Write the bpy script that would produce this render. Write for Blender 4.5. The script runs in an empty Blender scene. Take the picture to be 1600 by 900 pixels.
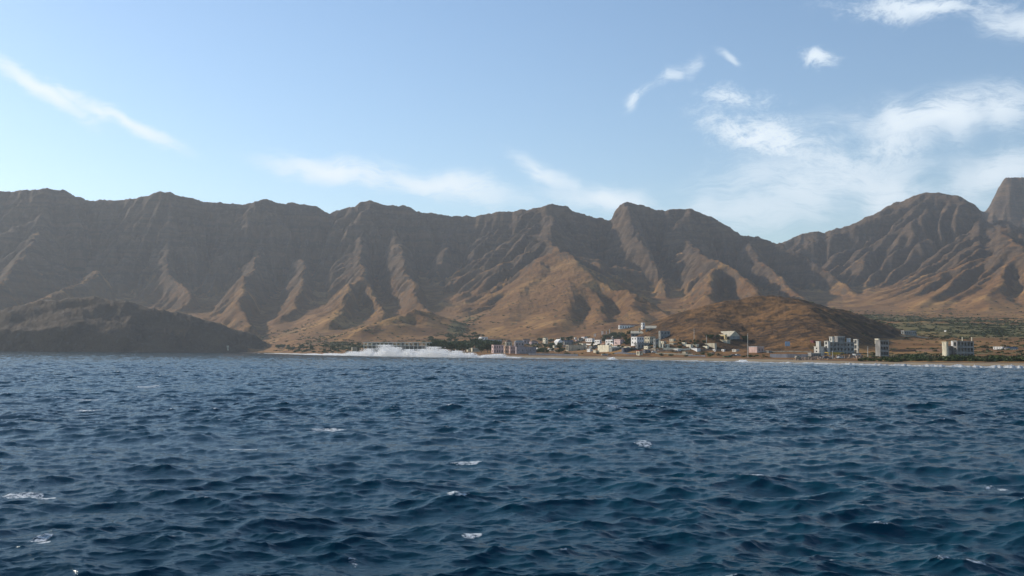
import bpy, bmesh, math, random
import numpy as np
from mathutils import Matrix, Vector
random.seed(7)
RS = np.random.RandomState(11)
S = bpy.context.scene
C = S.collection
# ------------------------------------------------------------------ camera
CAM_H = 5.0
PITCH = math.atan(101.5 / 1600.0)
ROLL = math.atan(13.0 / 1600.0)
cam_data = bpy.data.cameras.new('camera')
cam_data.sensor_width = 36.0
cam_data.lens = 36.0
cam_data.clip_start = 0.5
cam_data.clip_end = 40000.0
cam = bpy.data.objects.new('camera', cam_data)
C.objects.link(cam)
RM = Matrix.Rotation(math.radians(90) + PITCH, 3, 'X') @ Matrix.Rotation(ROLL, 3, 'Z')
cam.matrix_world = Matrix.Translation((0, 0, CAM_H)) @ RM.to_4x4()
S.camera = cam
# ------------------------------------------------------------------ render, exposure
S.render.engine = 'CYCLES'
S.view_settings.view_transform = 'Standard'
S.view_settings.look = 'None'
S.view_settings.gamma = 1.0
S.view_settings.exposure = 0.0
S.cycles.use_denoising = True
S.cycles.max_bounces = 5
S.cycles.diffuse_bounces = 2
S.cycles.glossy_bounces = 2
S.cycles.transmission_bounces = 2
S.cycles.volume_bounces = 1
S.cycles.transparent_max_bounces = 8
# ------------------------------------------------------------------ sun and sky
SUN_EL = math.radians(25.0)
SUN_AZ = math.radians(-55.0)          # from +Y, clockwise positive: the sun stands left of and beyond the ridge
SDIR = Vector((math.sin(SUN_AZ) * math.cos(SUN_EL), math.cos(SUN_AZ) * math.cos(SUN_EL), math.sin(SUN_EL)))
sl = bpy.data.lights.new('sun', 'SUN')
sl.energy = 5.0
sl.angle = math.radians(0.53)
sl.color = (1.0, 0.90, 0.76)
so = bpy.data.objects.new('sun', sl)
C.objects.link(so)
so.location = (-300, 300, 900)
so.rotation_euler = SDIR.to_track_quat('Z', 'Y').to_euler()
HAZE_DENSITY = 5.2e-5
SKY_STRENGTH = 0.145

W = bpy.data.worlds.new('World')
S.world = W
W.use_nodes = True
nt = W.node_tree
nt.nodes.clear()
N, L = nt.nodes, nt.links
wo = N.new('ShaderNodeOutputWorld')
bg = N.new('ShaderNodeBackground')
bg.inputs['Strength'].default_value = SKY_STRENGTH
L.new(bg.outputs[0], wo.inputs['Surface'])
sky = N.new('ShaderNodeTexSky')
sky.sky_type = 'NISHITA'
sky.sun_disc = False
sky.sun_elevation = SUN_EL
sky.sun_rotation = SUN_AZ
sky.altitude = 0.0
sky.air_density = 1.15
sky.dust_density = 0.25
sky.ozone_density = 3.5


def wmath(op, a, b=None, c=None, clamp=False):
    n = N.new('ShaderNodeMath'); n.operation = op; n.use_clamp = clamp
    for i, v in enumerate((a, b, c)):
        if v is None: continue
        if isinstance(v, (int, float)): n.inputs[i].default_value = v
        else: L.new(v, n.inputs[i])
    return n.outputs[0]


tc = N.new('ShaderNodeTexCoord')
sp = N.new('ShaderNodeSeparateXYZ')
L.new(tc.outputs['Generated'], sp.inputs[0])
az = wmath('ARCTAN2', sp.outputs[0], sp.outputs[1])
el = wmath('ARCSINE', sp.outputs[2])
cb = N.new('ShaderNodeCombineXYZ')
L.new(wmath('MULTIPLY', az, 57.2958), cb.inputs[0]); L.new(wmath('MULTIPLY', el, 57.2958), cb.inputs[1])
# sky warp
wn = N.new('ShaderNodeTexNoise'); wn.inputs['Scale'].default_value = 0.22; wn.inputs['Detail'].default_value = 3
L.new(cb.outputs[0], wn.inputs['Vector'])
vm = N.new('ShaderNodeVectorMath'); vm.operation = 'SUBTRACT'; vm.inputs[1].default_value = (0.5, 0.5, 0.5)
L.new(wn.outputs['Color'], vm.inputs[0])
vs = N.new('ShaderNodeVectorMath'); vs.operation = 'SCALE'; vs.inputs['Scale'].default_value = 2.6
L.new(vm.outputs[0], vs.inputs[0])
va = N.new('ShaderNodeVectorMath'); va.operation = 'ADD'
L.new(cb.outputs[0], va.inputs[0]); L.new(vs.outputs[0], va.inputs[1])
skyco = va.outputs[0]


def pix_dir(px, py):
    return RM @ Vector(((px - 800) / 1600.0, -(py - 450) / 1600.0, -1.0)).normalized()


def azel(px, py):
    d = pix_dir(px, py)
    return math.degrees(math.atan2(d.x, d.y)), math.degrees(math.asin(d.z))


def cloud_noise(rot, sx, sy, scale, detail=7, rough=0.6, dist=0.6):
    mp = N.new('ShaderNodeMapping'); mp.inputs['Rotation'].default_value = (0, 0, math.radians(rot))
    mp.inputs['Scale'].default_value = (sx, sy, 1)
    L.new(skyco, mp.inputs[0])
    t = N.new('ShaderNodeTexNoise'); t.inputs['Scale'].default_value = scale
    t.inputs['Detail'].default_value = detail; t.inputs['Roughness'].default_value = rough
    t.inputs['Distortion'].default_value = dist
    L.new(mp.outputs[0], t.inputs['Vector'])
    return t.outputs['Fac']


n_streak = cloud_noise(8, 0.26, 1.2, 1.2, 8, 0.66, 0.5)
n_puff = cloud_noise(20, 0.75, 1.3, 1.5, 9, 0.68, 0.5)
total = None
fs = cloud_noise(10, 0.35, 2.6, 2.6, 8, 0.75, 0.9)
n_streak = wmath('ADD', wmath('MULTIPLY', n_streak, 0.62), wmath('MULTIPLY', fs, 0.38))
fp = cloud_noise(-25, 1.2, 2.6, 2.8, 9, 0.78, 0.7)
n_puff = wmath('ADD', wmath('MULTIPLY', n_puff, 0.62), wmath('MULTIPLY', fp, 0.38))


def cloud(px, py, rx, ry, rot, amount, noise, lo=0.30, hi=0.72, core=0.0):
    """one cirrus bank: soft ellipse (radii and tilt in degrees of sky) times noise"""
    global total
    a, e = azel(px, py)
    s1 = N.new('ShaderNodeVectorMath'); s1.operation = 'SUBTRACT'; s1.inputs[1].default_value = (a, e, 0)
    L.new(skyco, s1.inputs[0])
    mp = N.new('ShaderNodeMapping'); mp.vector_type = 'TEXTURE'
    mp.inputs['Rotation'].default_value = (0, 0, math.radians(rot))
    mp.inputs['Scale'].default_value = (rx, ry, 1)
    L.new(s1.outputs[0], mp.inputs[0])
    ln = N.new('ShaderNodeVectorMath'); ln.operation = 'LENGTH'
    L.new(mp.outputs[0], ln.inputs[0])
    mr = N.new('ShaderNodeMapRange'); mr.interpolation_type = 'SMOOTHSTEP'
    mr.inputs['From Min'].default_value = 1.0; mr.inputs['From Max'].default_value = core
    L.new(ln.outputs['Value'], mr.inputs[0])
    # noise threshold falls where the mask is high
    m2 = N.new('ShaderNodeMapRange'); m2.interpolation_type = 'SMOOTHSTEP'
    s = wmath('ADD', wmath('MULTIPLY_ADD', noise, 2.2, -0.6), wmath('MULTIPLY', mr.outputs[0], 0.56))
    m2.inputs['From Min'].default_value = lo + 0.27; m2.inputs['From Max'].default_value = hi + 0.40
    L.new(s, m2.inputs[0])
    v = wmath('MULTIPLY', wmath('MULTIPLY', m2.outputs[0], mr.outputs[0]), amount)
    total = v if total is None else wmath('MAXIMUM', total, v)


P = 1600 / 57.2958   # pixels in a degree near the middle
cloud(60, 130, 150 / P, 24 / P, -24, 0.95, n_streak, 0.1, 0.55)
cloud(135, 155, 120 / P, 20 / P, -25, 0.9, n_streak, 0.15, 0.62)
cloud(210, 192, 140 / P, 20 / P, -25, 0.95, n_streak, 0.1, 0.55)
cloud(530, 264, 190 / P, 34 / P, -8, 0.95, n_streak, 0.05, 0.52)
cloud(690, 288, 220 / P, 36 / P, -10, 0.9, n_streak, 0.05, 0.55)
cloud(870, 280, 120 / P, 30 / P, -22, 0.95, n_streak, 0.08, 0.55)
cloud(940, 308, 160 / P, 40 / P, -6, 0.9, n_streak, 0.05, 0.55)
cloud(1440, 18, 200 / P, 34 / P, -8, 0.9, n_puff, 0.25, 0.66)
cloud(1600, 40, 150 / P, 30 / P, -6, 0.8, n_streak, 0.2, 0.6)
cloud(1285, 97, 50 / P, 24 / P, -4, 0.95, n_puff, 0.28, 0.7)
cloud(1003, 148, 44 / P, 18 / P, 32, 0.75, n_puff, 0.22, 0.74)
cloud(1045, 118, 48 / P, 20 / P, 40, 0.6, n_puff, 0.22, 0.74)
cloud(1070, 98, 40 / P, 26 / P, 70, 0.5, n_puff, 0.25, 0.78)
cloud(1132, 80, 50 / P, 13 / P, -30, 0.6, n_streak, 0.2, 0.7)
cloud(1150, 150, 110 / P, 34 / P, -6, 1.0, n_puff, 0.24, 0.64)
cloud(1190, 215, 180 / P, 75 / P, -20, 1.05, n_puff, 0.22, 0.66)
cloud(1460, 185, 340 / P, 60 / P, 4, 0.95, n_streak, 0.1, 0.6)
cloud(1350, 230, 300 / P, 90 / P, 8, 0.85, n_puff, 0.16, 0.66)
cloud(1350, 290, 420 / P, 105 / P, 0, 0.8, n_streak, 0.1, 0.66)
cloud(1180, 330, 330 / P, 60 / P, 0, 0.62, n_streak, 0.1, 0.7)
cloud(1560, 260, 320 / P, 60 / P, 3, 0.8, n_streak, 0.1, 0.66)
total = wmath('MULTIPLY', total, 1.02, clamp=True)
mx = N.new('ShaderNodeMix'); mx.data_type = 'RGBA'
L.new(total, mx.inputs['Factor'])
L.new(sky.outputs[0], mx.inputs['A'])
mx.inputs['B'].default_value = (6.2, 6.9, 7.5, 1)
L.new(mx.outputs['Result'], bg.inputs['Color'])

# ------------------------------------------------------------------ helpers


def tag(o, label=None, cat=None, group=None, kind=None):
    if label: o['label'] = label
    if cat: o['category'] = cat
    if group: o['group'] = group
    if kind: o['kind'] = kind
    return o


def empty(name, loc, rz=0.0):
    o = bpy.data.objects.new(name, None)
    o.empty_display_size = 1.0
    C.objects.link(o)
    o.location = loc
    o.rotation_euler = (0, 0, rz)
    return o


class MB:
    """collects boxes, prisms and tubes for ONE mesh object"""
    def __init__(s): s.v, s.f = [], []
    def poly(s, pts, faces):
        b = len(s.v); s.v += [tuple(p) for p in pts]; s.f += [tuple(b + i for i in f) for f in faces]; return s
    def box(s, x0, x1, y0, y1, z0, z1):
        return s.poly([(x0, y0, z0), (x1, y0, z0), (x1, y1, z0), (x0, y1, z0), (x0, y0, z1), (x1, y0, z1), (x1, y1, z1), (x0, y1, z1)],
                      [(0, 3, 2, 1), (4, 5, 6, 7), (0, 1, 5, 4), (1, 2, 6, 5), (2, 3, 7, 6), (3, 0, 4, 7)])
    def gable(s, x0, x1, y0, y1, z0, h, along='x', over=0.3):
        x0 -= over; x1 += over; y0 -= over; y1 += over
        if along == 'x':
            ym = (y0 + y1) / 2
            p = [(x0, y0, z0), (x1, y0, z0), (x1, y1, z0), (x0, y1, z0), (x0, ym, z0 + h), (x1, ym, z0 + h)]
            return s.poly(p, [(0, 3, 2, 1), (0, 1, 5, 4), (2, 3, 4, 5), (0, 4, 3), (1, 2, 5)])
        xm = (x0 + x1) / 2
        p = [(x0, y0, z0), (x1, y0, z0), (x1, y1, z0), (x0, y1, z0), (xm, y0, z0 + h), (xm, y1, z0 + h)]
        return s.poly(p, [(0, 3, 2, 1), (0, 4, 5, 3), (1, 2, 5, 4), (0, 1, 4), (2, 3, 5)])
    def hip(s, x0, x1, y0, y1, z0, h, over=0.3):
        x0 -= over; x1 += over; y0 -= over; y1 += over
        r = min(x1 - x0, y1 - y0) / 2; ym = (y0 + y1) / 2
        if x1 - x0 <= y1 - y0: a, b = ((x0 + x1) / 2, y0 + r), ((x0 + x1) / 2, y1 - r)
        else: a, b = (x0 + r, ym), (x1 - r, ym)
        p = [(x0, y0, z0), (x1, y0, z0), (x1, y1, z0), (x0, y1, z0), (a[0], a[1], z0 + h), (b[0], b[1], z0 + h)]
        if x1 - x0 <= y1 - y0: return s.poly(p, [(0, 3, 2, 1), (0, 1, 4), (1, 2, 5, 4), (2, 3, 5), (3, 0, 4, 5)])
        return s.poly(p, [(0, 3, 2, 1), (0, 1, 5, 4), (1, 2, 5), (2, 3, 4, 5), (3, 0, 4)])
    def tube(s, pts, rad, n=7):
        b = len(s.v); k = len(pts)
        if isinstance(rad, (int, float)): rad = [rad] * k
        for i, p in enumerate(pts):
            a = Vector(pts[max(i - 1, 0)]); c = Vector(pts[min(i + 1, k - 1)])
            d = (c - a).normalized()
            u = d.cross(Vector((0.3, 0.9, 0.1))).normalized(); w = d.cross(u)
            for j in range(n):
                t = 2 * math.pi * j / n
                s.v.append(tuple(Vector(p) + (u * math.cos(t) + w * math.sin(t)) * rad[i]))
        for i in range(k - 1):
            for j in range(n):
                s.f.append((b + i * n + j, b + i * n + (j + 1) % n, b + (i + 1) * n + (j + 1) % n, b + (i + 1) * n + j))
        s.f.append(tuple(b + j for j in range(n))[::-1]); s.f.append(tuple(b + (k - 1) * n + j for j in range(n)))
        return s
    def build(s, name, mat, parent=None, smooth=False):
        me = bpy.data.meshes.new(name)
        me.from_pydata(s.v, [], s.f)
        me.update()
        if smooth: me.polygons.foreach_set('use_smooth', [True] * len(me.polygons))
        me.materials.append(mat)
        o = bpy.data.objects.new(name, me)
        C.objects.link(o)
        if parent: o.parent = parent
        return o


def np_mesh(name, verts, quads, mat, smooth=True, attrs=None):
    me = bpy.data.meshes.new(name)
    me.vertices.add(len(verts)); me.vertices.foreach_set('co', np.ascontiguousarray(verts, np.float32).ravel())
    k = quads.shape[1]
    me.loops.add(quads.size); me.loops.foreach_set('vertex_index', np.ascontiguousarray(quads, np.int32).ravel())
    me.polygons.add(len(quads))
    me.polygons.foreach_set('loop_start', np.arange(0, quads.size, k, dtype=np.int32))
    me.polygons.foreach_set('loop_total', np.full(len(quads), k, dtype=np.int32))
    me.polygons.foreach_set('use_smooth', np.full(len(quads), smooth))
    for an, av in (attrs or {}).items():
        a = me.attributes.new(an, 'FLOAT', 'POINT')
        a.data.foreach_set('value', np.ascontiguousarray(av, np.float32).ravel())
    me.update(calc_edges=True)
    me.materials.append(mat)
    o = bpy.data.objects.new(name, me)
    C.objects.link(o)
    return o


# gradient noise
_perm = RS.permutation(256); _perm = np.concatenate([_perm, _perm, _perm])
_ga = RS.rand(256) * 2 * np.pi
_gx, _gy = np.cos(_ga), np.sin(_ga)


def perlin(x, y):
    xi = np.floor(x).astype(np.int64); yi = np.floor(y).astype(np.int64)
    xf = x - xi; yf = y - yi
    xi &= 255; yi &= 255
    u = xf * xf * xf * (xf * (xf * 6 - 15) + 10); v = yf * yf * yf * (yf * (yf * 6 - 15) + 10)
    def g(ix, iy, dx, dy):
        h = _perm[_perm[ix] + iy]
        return _gx[h] * dx + _gy[h] * dy
    a = g(xi, yi, xf, yf); b = g(xi + 1, yi, xf - 1, yf)
    c = g(xi, yi + 1, xf, yf - 1); d = g(xi + 1, yi + 1, xf - 1, yf - 1)
    return (a + (b - a) * u + (c + (d - c) * u - a - (b - a) * u) * v) * 1.41


def fbm(x, y, o=4, g=0.5, ridged=False):
    t = 0; a = 1; n = 0
    for i in range(o):
        p = perlin(x * 2 ** i + 17.3 * i, y * 2 ** i - 9.1 * i)
        t = t + a * ((1 - 2 * np.abs(p)) if ridged else p); n += a; a *= g
    return t / n


def sstep(a, b, x):
    t = np.clip((x - a) / (b - a), 0, 1)
    return t * t * (3 - 2 * t)


# ------------------------------------------------------------------ the land
RMn = np.array(RM)


def ray_xy(px, py, D):
    """point on the ray of a picture position at forward distance D"""
    d = RMn @ np.array([(px - 800) / 1600.0, -(py - 450) / 1600.0, -1.0])
    return d[0] / d[1] * D, D, CAM_H + d[2] / d[1] * D


SH_PX = np.array([-900, -500, -200, 0, 120, 240, 330, 400, 440, 500, 600, 700, 860, 960, 1040, 1200, 1340, 1480, 1600, 1800, 2200, 2800])
SH_D = np.array([2300, 2190, 2110, 2045, 2035, 2045, 2075, 2120, 1750, 1330, 1150, 1025, 930, 850, 765, 650, 552, 495, 455, 400, 320, 250])


def shore_D(px):
    return np.interp(px, _spx, _sd)


_spx = np.arange(-1400, 3400, 5.0)
_sd = np.interp(_spx, SH_PX, SH_D)
_k = np.exp(-0.5 * (np.arange(-12, 13) / 5.0) ** 2); _k /= _k.sum()
_sd = np.convolve(np.pad(_sd, 12, 'edge'), _k, 'valid')

BASE = {
    -400: [(2290, 546), (2600, 530), (3000, 508), (3300, 490), (3700, 470)],
    0: [(2130, 544), (2500, 526), (2850, 508), (3200, 490), (3700, 470)],
    200: [(2130, 544), (2400, 528), (2800, 512), (3200, 492), (3700, 470)],
    400: [(2200, 547), (2400, 537), (2700, 524), (3100, 506), (3700, 480)],
    520: [(1370, 552), (1600, 546), (2000, 534), (2500, 518), (3000, 502), (3700, 480)],
    620: [(1190, 553.5), (1400, 548), (1800, 535), (2400, 516), (3000, 500), (3700, 480)],
    800: [(1000, 556), (1150, 550), (1500, 541), (2000, 527), (2600, 508), (3100, 495), (3700, 475)],
    1000: [(840, 558.5), (960, 552), (1200, 543), (1800, 525), (2500, 505), (3100, 492), (3700, 475)],
    1200: [(690, 561.5), (820, 555), (1000, 545), (1400, 523), (1900, 505), (2600, 489), (3100, 480), (3700, 470)],
    1400: [(590, 564), (700, 557), (900, 546), (1300, 522), (1800, 502), (2400, 491), (3000, 482), (3700, 470)],
    1600: [(500, 567), (600, 560), (800, 548), (1150, 527), (1600, 507), (2300, 493), (2900, 480), (3700, 460)],
    2200: [(360, 575), (500, 562), (800, 540), (1150, 520), (1600, 500), (2300, 480), (2900, 460), (3700, 440)],
}
GS = 12.0
GX0, GX1, GY0, GY1 = -4300.0, 4300.0, 300.0, 6700.0
gx = np.arange(GX0, GX1, GS); gy = np.arange(GY0, GY1, GS)
X, Y = np.meshgrid(gx, gy)


def base_height(x, y):
    px = np.clip(800 + 1600 * x / y, -1300, 3300)
    sd = shore_D(px)
    t = np.log(np.maximum(y, 50) / sd)
    cols = sorted(BASE)
    tt = np.linspace(0, 3.2, 161)
    prof = []
    for c in cols:
        s = float(shore_D(np.array([c]))[0])
        ts, zs = [0.0], [0.0]
        for D, py in BASE[c]:
            ts.append(math.log(D / s)); zs.append(ray_xy(c, py, D)[2])
        ts.append(ts[-1] + 0.5); zs.append(zs[-1] * 1.02)
        prof.append(np.interp(tt, ts, zs))
    prof = np.array(prof)
    ci = np.interp(px, cols, np.arange(len(cols)))
    i0 = np.clip(ci.astype(int), 0, len(cols) - 2); f = ci - i0
    tk = np.clip(t, 0, 3.19) / 0.02
    k0 = tk.astype(int); kf = tk - k0
    za = prof[i0, k0] * (1 - kf) + prof[i0, k0 + 1] * kf
    zb = prof[i0 + 1, k0] * (1 - kf) + prof[i0 + 1, k0 + 1] * kf
    z = za + (zb - za) * f
    inland = y - sd
    z = np.where(inland < 0, np.maximum(inland * 0.06, -4.0), z)
    return z


# crest lines: picture x, picture y, distance.  (points, slope to the left, slope to the right, blend)
MAIN = [(-1500, 420, 4200), (-1000, 370, 4200), (-600, 330, 4100), (-300, 312, 4050), (-120, 305, 4000), (0, 300, 3950), (20, 301, 3950), (37, 298, 3940), (65, 294, 3900), (102, 299, 3950),
        (125, 309, 4000), (145, 314, 4000), (170, 313.5, 4000), (192, 313, 4000), (210, 310, 3980), (235, 306, 3950), (252, 301, 3930), (265, 301, 3930), (280, 307, 3960),
        (305, 311, 4000), (320, 317, 4020), (345, 317, 4020), (370, 319, 4020), (395, 317, 4000), (414, 310, 3970), (430, 317, 4000), (465, 318, 4020), (490, 322, 4030), (515, 333.5, 4050),
        (530, 329, 4040), (542, 324, 4030), (555, 323, 4020), (562, 316, 4000), (580, 315, 3980), (600, 320, 4000), (625, 322, 4020), (642, 323.5, 4030), (650, 331, 4050), (670, 334, 4060),
        (710, 339, 4070), (740, 338, 4050), (780, 332, 4000), (800, 331, 3980), (830, 327, 3930), (862, 319, 3850), (882, 322, 3870), (900, 331, 3900), (925, 340, 3950), (955, 345, 3970),
        (960, 330, 3950), (975, 316, 3930), (1000, 319, 3930), (1020, 327, 3940), (1037, 330, 3940), (1050, 326, 3920), (1080, 326, 3900), (1090, 331, 3900), (1125, 347, 3850), (1160, 369, 3800),
        (1185, 371, 3750), (1215, 382, 3700), (1262, 405, 3600), (1310, 436, 3400), (1350, 462, 3150), (1370, 474, 3000)]
FARB = [(1100, 420, 4500), (1180, 395, 4450), (1215, 381, 4400), (1250, 369, 4380), (1265, 364, 4370), (1290, 363.5, 4350), (1340, 347, 4280), (1375, 330, 4220), (1400, 317, 4180), (1435, 306, 4120),
        (1455, 302, 4080), (1480, 303, 4040), (1500, 309, 3990), (1525, 322, 3920), (1537, 331, 3860)]
FARC = [(1537, 333, 5050), (1545, 324, 5050), (1550, 315, 5050), (1560, 293, 5050), (1568, 281, 5050), (1580, 277.5, 5050), (1600, 278.5, 5050), (1640, 282, 5000), (1720, 300, 4900), (1850, 320, 4800), (2100, 340, 4700), (2500, 370, 4600)]
CREST_D = [(1537, 334, 3860), (1546, 345, 3650), (1562, 362, 3330), (1590, 388, 2980), (1640, 420, 2680), (1720, 455, 2450)]
FEATURES = [
    (MAIN, 0.90, 0.90, 0),
    (FARB, 0.58, 0.58, 0),
    (FARC, 1.0, 1.0, 0),
    (CREST_D, 0.50, 0.75, 0),
    # hidden ridge added behind the end of the long wall to shade the valley
    ([(1172, 374, 3800), (1168, 384, 4050), (1164, 390, 4400), (1155, 396, 4800)], 0.75, 0.75, 0),
    # right mountain secondary ribs
    ([(1455, 302, 4080), (1480, 332, 3980), (1505, 368, 3800), (1500, 395, 3600)], 0.42, 0.75, 0),
    ([(1562, 362, 3330), (1525, 405, 3080), (1480, 445, 2850), (1440, 475, 2600)], 0.36, 0.28, 0),
    ([(1590, 388, 2980), (1565, 430, 2780), (1540, 472, 2480)], 0.36, 0.28, 0),
    # ribs of the long wall, left to right
    ([(65, 294, 3900), (62, 335, 3760), (60, 375, 3540), (40, 408, 3320), (0, 440, 3080), (-50, 475, 2800)], 0.75, 0.95, 0),
    ([(150, 425, 3400), (120, 446, 3180), (70, 464, 2900), (20, 484, 2650)], 0.5, 0.75, 0),
    ([(258, 301, 3930), (265, 345, 3775), (256, 395, 3600), (268, 430, 3420), (300, 462, 3150)], 0.8, 0.9, 0),
    ([(414, 310, 3970), (404, 345, 3905), (402, 390, 3715), (392, 425, 3455), (378, 455, 3000), (372, 478, 2750), (400, 500, 2480)], 0.7, 0.9, 0),
    ([(487, 321, 4030), (482, 355, 3935), (470, 400, 3715), (478, 440, 3280), (462, 462, 2950), (450, 486, 2700)], 0.8, 0.9, 0),
    ([(580, 315, 3980), (575, 360, 3865), (560, 400, 3565), (566, 432, 3205), (550, 450, 2880), (532, 474, 2600), (512, 500, 2350)], 0.62, 1.0, 0),
    ([(566, 434, 3130), (585, 462, 2820), (600, 487, 2550)], 0.7, 1.0, 0),
    ([(625, 322, 4020), (618, 365, 3865), (630, 405, 3505), (640, 435, 3110), (652, 462, 2780), (680, 484, 2560)], 0.65, 1.0, 0),
    ([(585, 505, 2050), (612, 492, 2110), (640, 481, 2180), (662, 483, 2200), (690, 494, 2200)], 0.34, 0.45, 0),
    ([(710, 338, 4105), (700, 380, 3825), (690, 420, 3495), (705, 450, 3150)], 0.8, 1.0, 0),
    ([(775, 333, 4045), (765, 370, 3825), (752, 410, 3525), (735, 445, 3180), (722, 472, 2820)], 0.7, 0.9, 0),
    ([(862, 319, 3850), (867, 345, 3620), (860, 378, 3300), (880, 402, 3050), (905, 425, 2800), (925, 440, 2620), (985, 456, 2400), (1025, 476, 2200), (1065, 500, 1900)], 0.50, 0.85, 0),
    ([(905, 425, 2800), (895, 455, 2450), (880, 485, 2150), (862, 512, 1850)], 0.30, 0.28, 0),
    ([(872, 392, 3160), (845, 430, 2850), (815, 468, 2520), (785, 500, 2180)], 0.36, 0.27, 0),
    ([(925, 440, 2620), (940, 470, 2280), (945, 500, 1950), (940, 522, 1650)], 0.30, 0.30, 0),
    ([(985, 456, 2400), (995, 482, 2080), (1000, 508, 1750)], 0.30, 0.34, 0),
    ([(975, 316, 3930), (985, 350, 3700), (1000, 390, 3420), (1035, 425, 3100), (1050, 455, 2800)], 0.85, 1.0, 0),
    ([(1080, 326, 3900), (1060, 362, 3680), (1090, 398, 3250), (1125, 412, 2950), (1165, 436, 2650), (1195, 462, 2300)], 0.62, 0.7, 0),
    ([(1125, 412, 2950), (1110, 440, 2600), (1105, 470, 2250)], 0.6, 0.7, 0),
    ([(1160, 368, 3800), (1185, 405, 3480), (1225, 440, 3100), (1260, 465, 2750)], 0.8, 0.9, 0),
    # low hill behind the village
    ([(1075, 496, 1060), (1100, 484, 1080), (1145, 470, 1105), (1190, 463, 1120), (1240, 469, 1130), (1290, 482, 1150), (1340, 499, 1150), (1395, 519, 1120)], 0.52, 0.56, 1),
    ([(1225, 467, 1117), (1258, 481, 1040), (1278, 503, 950), (1282, 528, 860)], 0.34, 0.75, 1),
    ([(1120, 479, 1090), (1110, 502, 1010), (1100, 518, 940)], 0.45, 0.5, 1),
    # headland on the left
    ([(-700, 470, 2500), (-400, 470, 2400), (-200, 485, 2250), (0, 490, 2150), (48, 478, 2160), (100, 471, 2180), (145, 468, 2190), (193, 476, 2180), (242, 488, 2170), (290, 497, 2170), (339, 510, 2170), (385, 524, 2180), (420, 543, 2170)], 0.60, 0.60, 2),
    ([(70, 474, 2850), (95, 477, 2500), (145, 471, 2200)], 0.4, 0.4, 2),
    ([(60, 476, 2180), (55, 505, 2090), (40, 540, 2010)], 0.7, 0.7, 2),
    ([(190, 476, 2180), (205, 510, 2090), (200, 540, 2010)], 0.7, 0.7, 2),
]


def crest_height(x, y, feat):
    pts, sl_, sr, kind = feat
    W3 = [ray_xy(*p) for p in pts]
    best = np.full(x.shape, -1e9)
    for (ax, ay, az_), (bx, by, bz) in zip(W3[:-1], W3[1:]):
        dx, dy = bx - ax, by - ay
        LL = dx * dx + dy * dy
        t = np.clip(((x - ax) * dx + (y - ay) * dy) / LL, 0, 1)
        ex = x - ax - t * dx; ey = y - ay - t * dy
        d = np.hypot(ex, ey)
        side = dx * ey - dy * ex
        s = np.where(side > 0, sr, sl_)
        zc = az_ + t * (bz - az_)
        # round the crest a touch, concave foot
        rr = 6.0 if kind == 0 else (30.0 if kind == 1 else 10.0)
        dd = np.sqrt(d * d + rr * rr) - rr
        best = np.maximum(best, zc - s * dd)
    return best


def smax(a, b, k):
    h = np.clip(0.5 + 0.5 * (a - b) / k, 0, 1)
    return b + (a - b) * h + k * h * (1 - h)


def bilin(G, x, y):
    u = np.clip((x - GX0) / GS, 0, G.shape[1] - 1.001); v = np.clip((y - GY0) / GS, 0, G.shape[0] - 1.001)
    i = u.astype(int); j = v.astype(int); fu = u - i; fv = v - j
    return (G[j, i] * (1 - fu) + G[j, i + 1] * fu) * (1 - fv) + (G[j + 1, i] * (1 - fu) + G[j + 1, i + 1] * fu) * fv


def blur(G, r=1):
    P_ = np.pad(G, 1, 'edge')
    return (P_[1:-1, 1:-1] * 4 + (P_[:-2, 1:-1] + P_[2:, 1:-1] + P_[1:-1, :-2] + P_[1:-1, 2:]) * 2 + P_[:-2, :-2] + P_[:-2, 2:] + P_[2:, :-2] + P_[2:, 2:]) / 16


# warp the sampling position so that crests and feet wander
wx = fbm(X / 260.0, Y / 260.0, 4) * 34; wy = fbm(X / 260.0 + 50, Y / 260.0 + 31, 4) * 34
H0 = base_height(X, Y)
inl = Y - shore_D(np.clip(800 + 1600 * X / Y, -1300, 3300))
H0 = H0 + fbm(X / 420, Y / 420, 4) * 10 * sstep(200, 1500, inl)
Hm = H0.copy()
for ft in FEATURES:
    if ft[3] != 0: continue
    main = ft[0] in (MAIN, FARB, FARC)
    q = 0.45 if main else 1.0
    Hc = crest_height(X + wx * q, Y + wy * q, ft)
    Hm = np.maximum(Hm, Hc) if main else smax(Hm, Hc, 14.0)
# concave talus apron where the mountains meet the ground
ap = crest_height(X, Y, FEATURES[0])
rise = np.clip(Hm - H0, 0, None)
Hm = H0 + rise ** 1.0
_sf = 1 - 0.2 * sstep(1230, 1330, 800 + 1600 * X / Y)
Hm = Hm + _sf * fbm(X / 420 + 3, Y / 420 + 8, 3, 0.5, True) * 30 * sstep(40, 200, rise) * sstep(0, 150, 4000 - Y)
Hm = Hm + fbm(X / 130, Y / 130, 4, 0.55) * 10 * _sf * sstep(20, 160, rise) + _sf * (fbm(X / 200 + 9, Y / 200, 5, 0.55, True)) * 16 * sstep(30, 200, rise)


Hm = Hm + fbm(X / 75, Y / 75, 5, 0.62, True) * 60 * sstep(1525, 1560, 800 + 1600 * X / Y) * sstep(4300, 4600, Y) * sstep(40, 200, rise)


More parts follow.
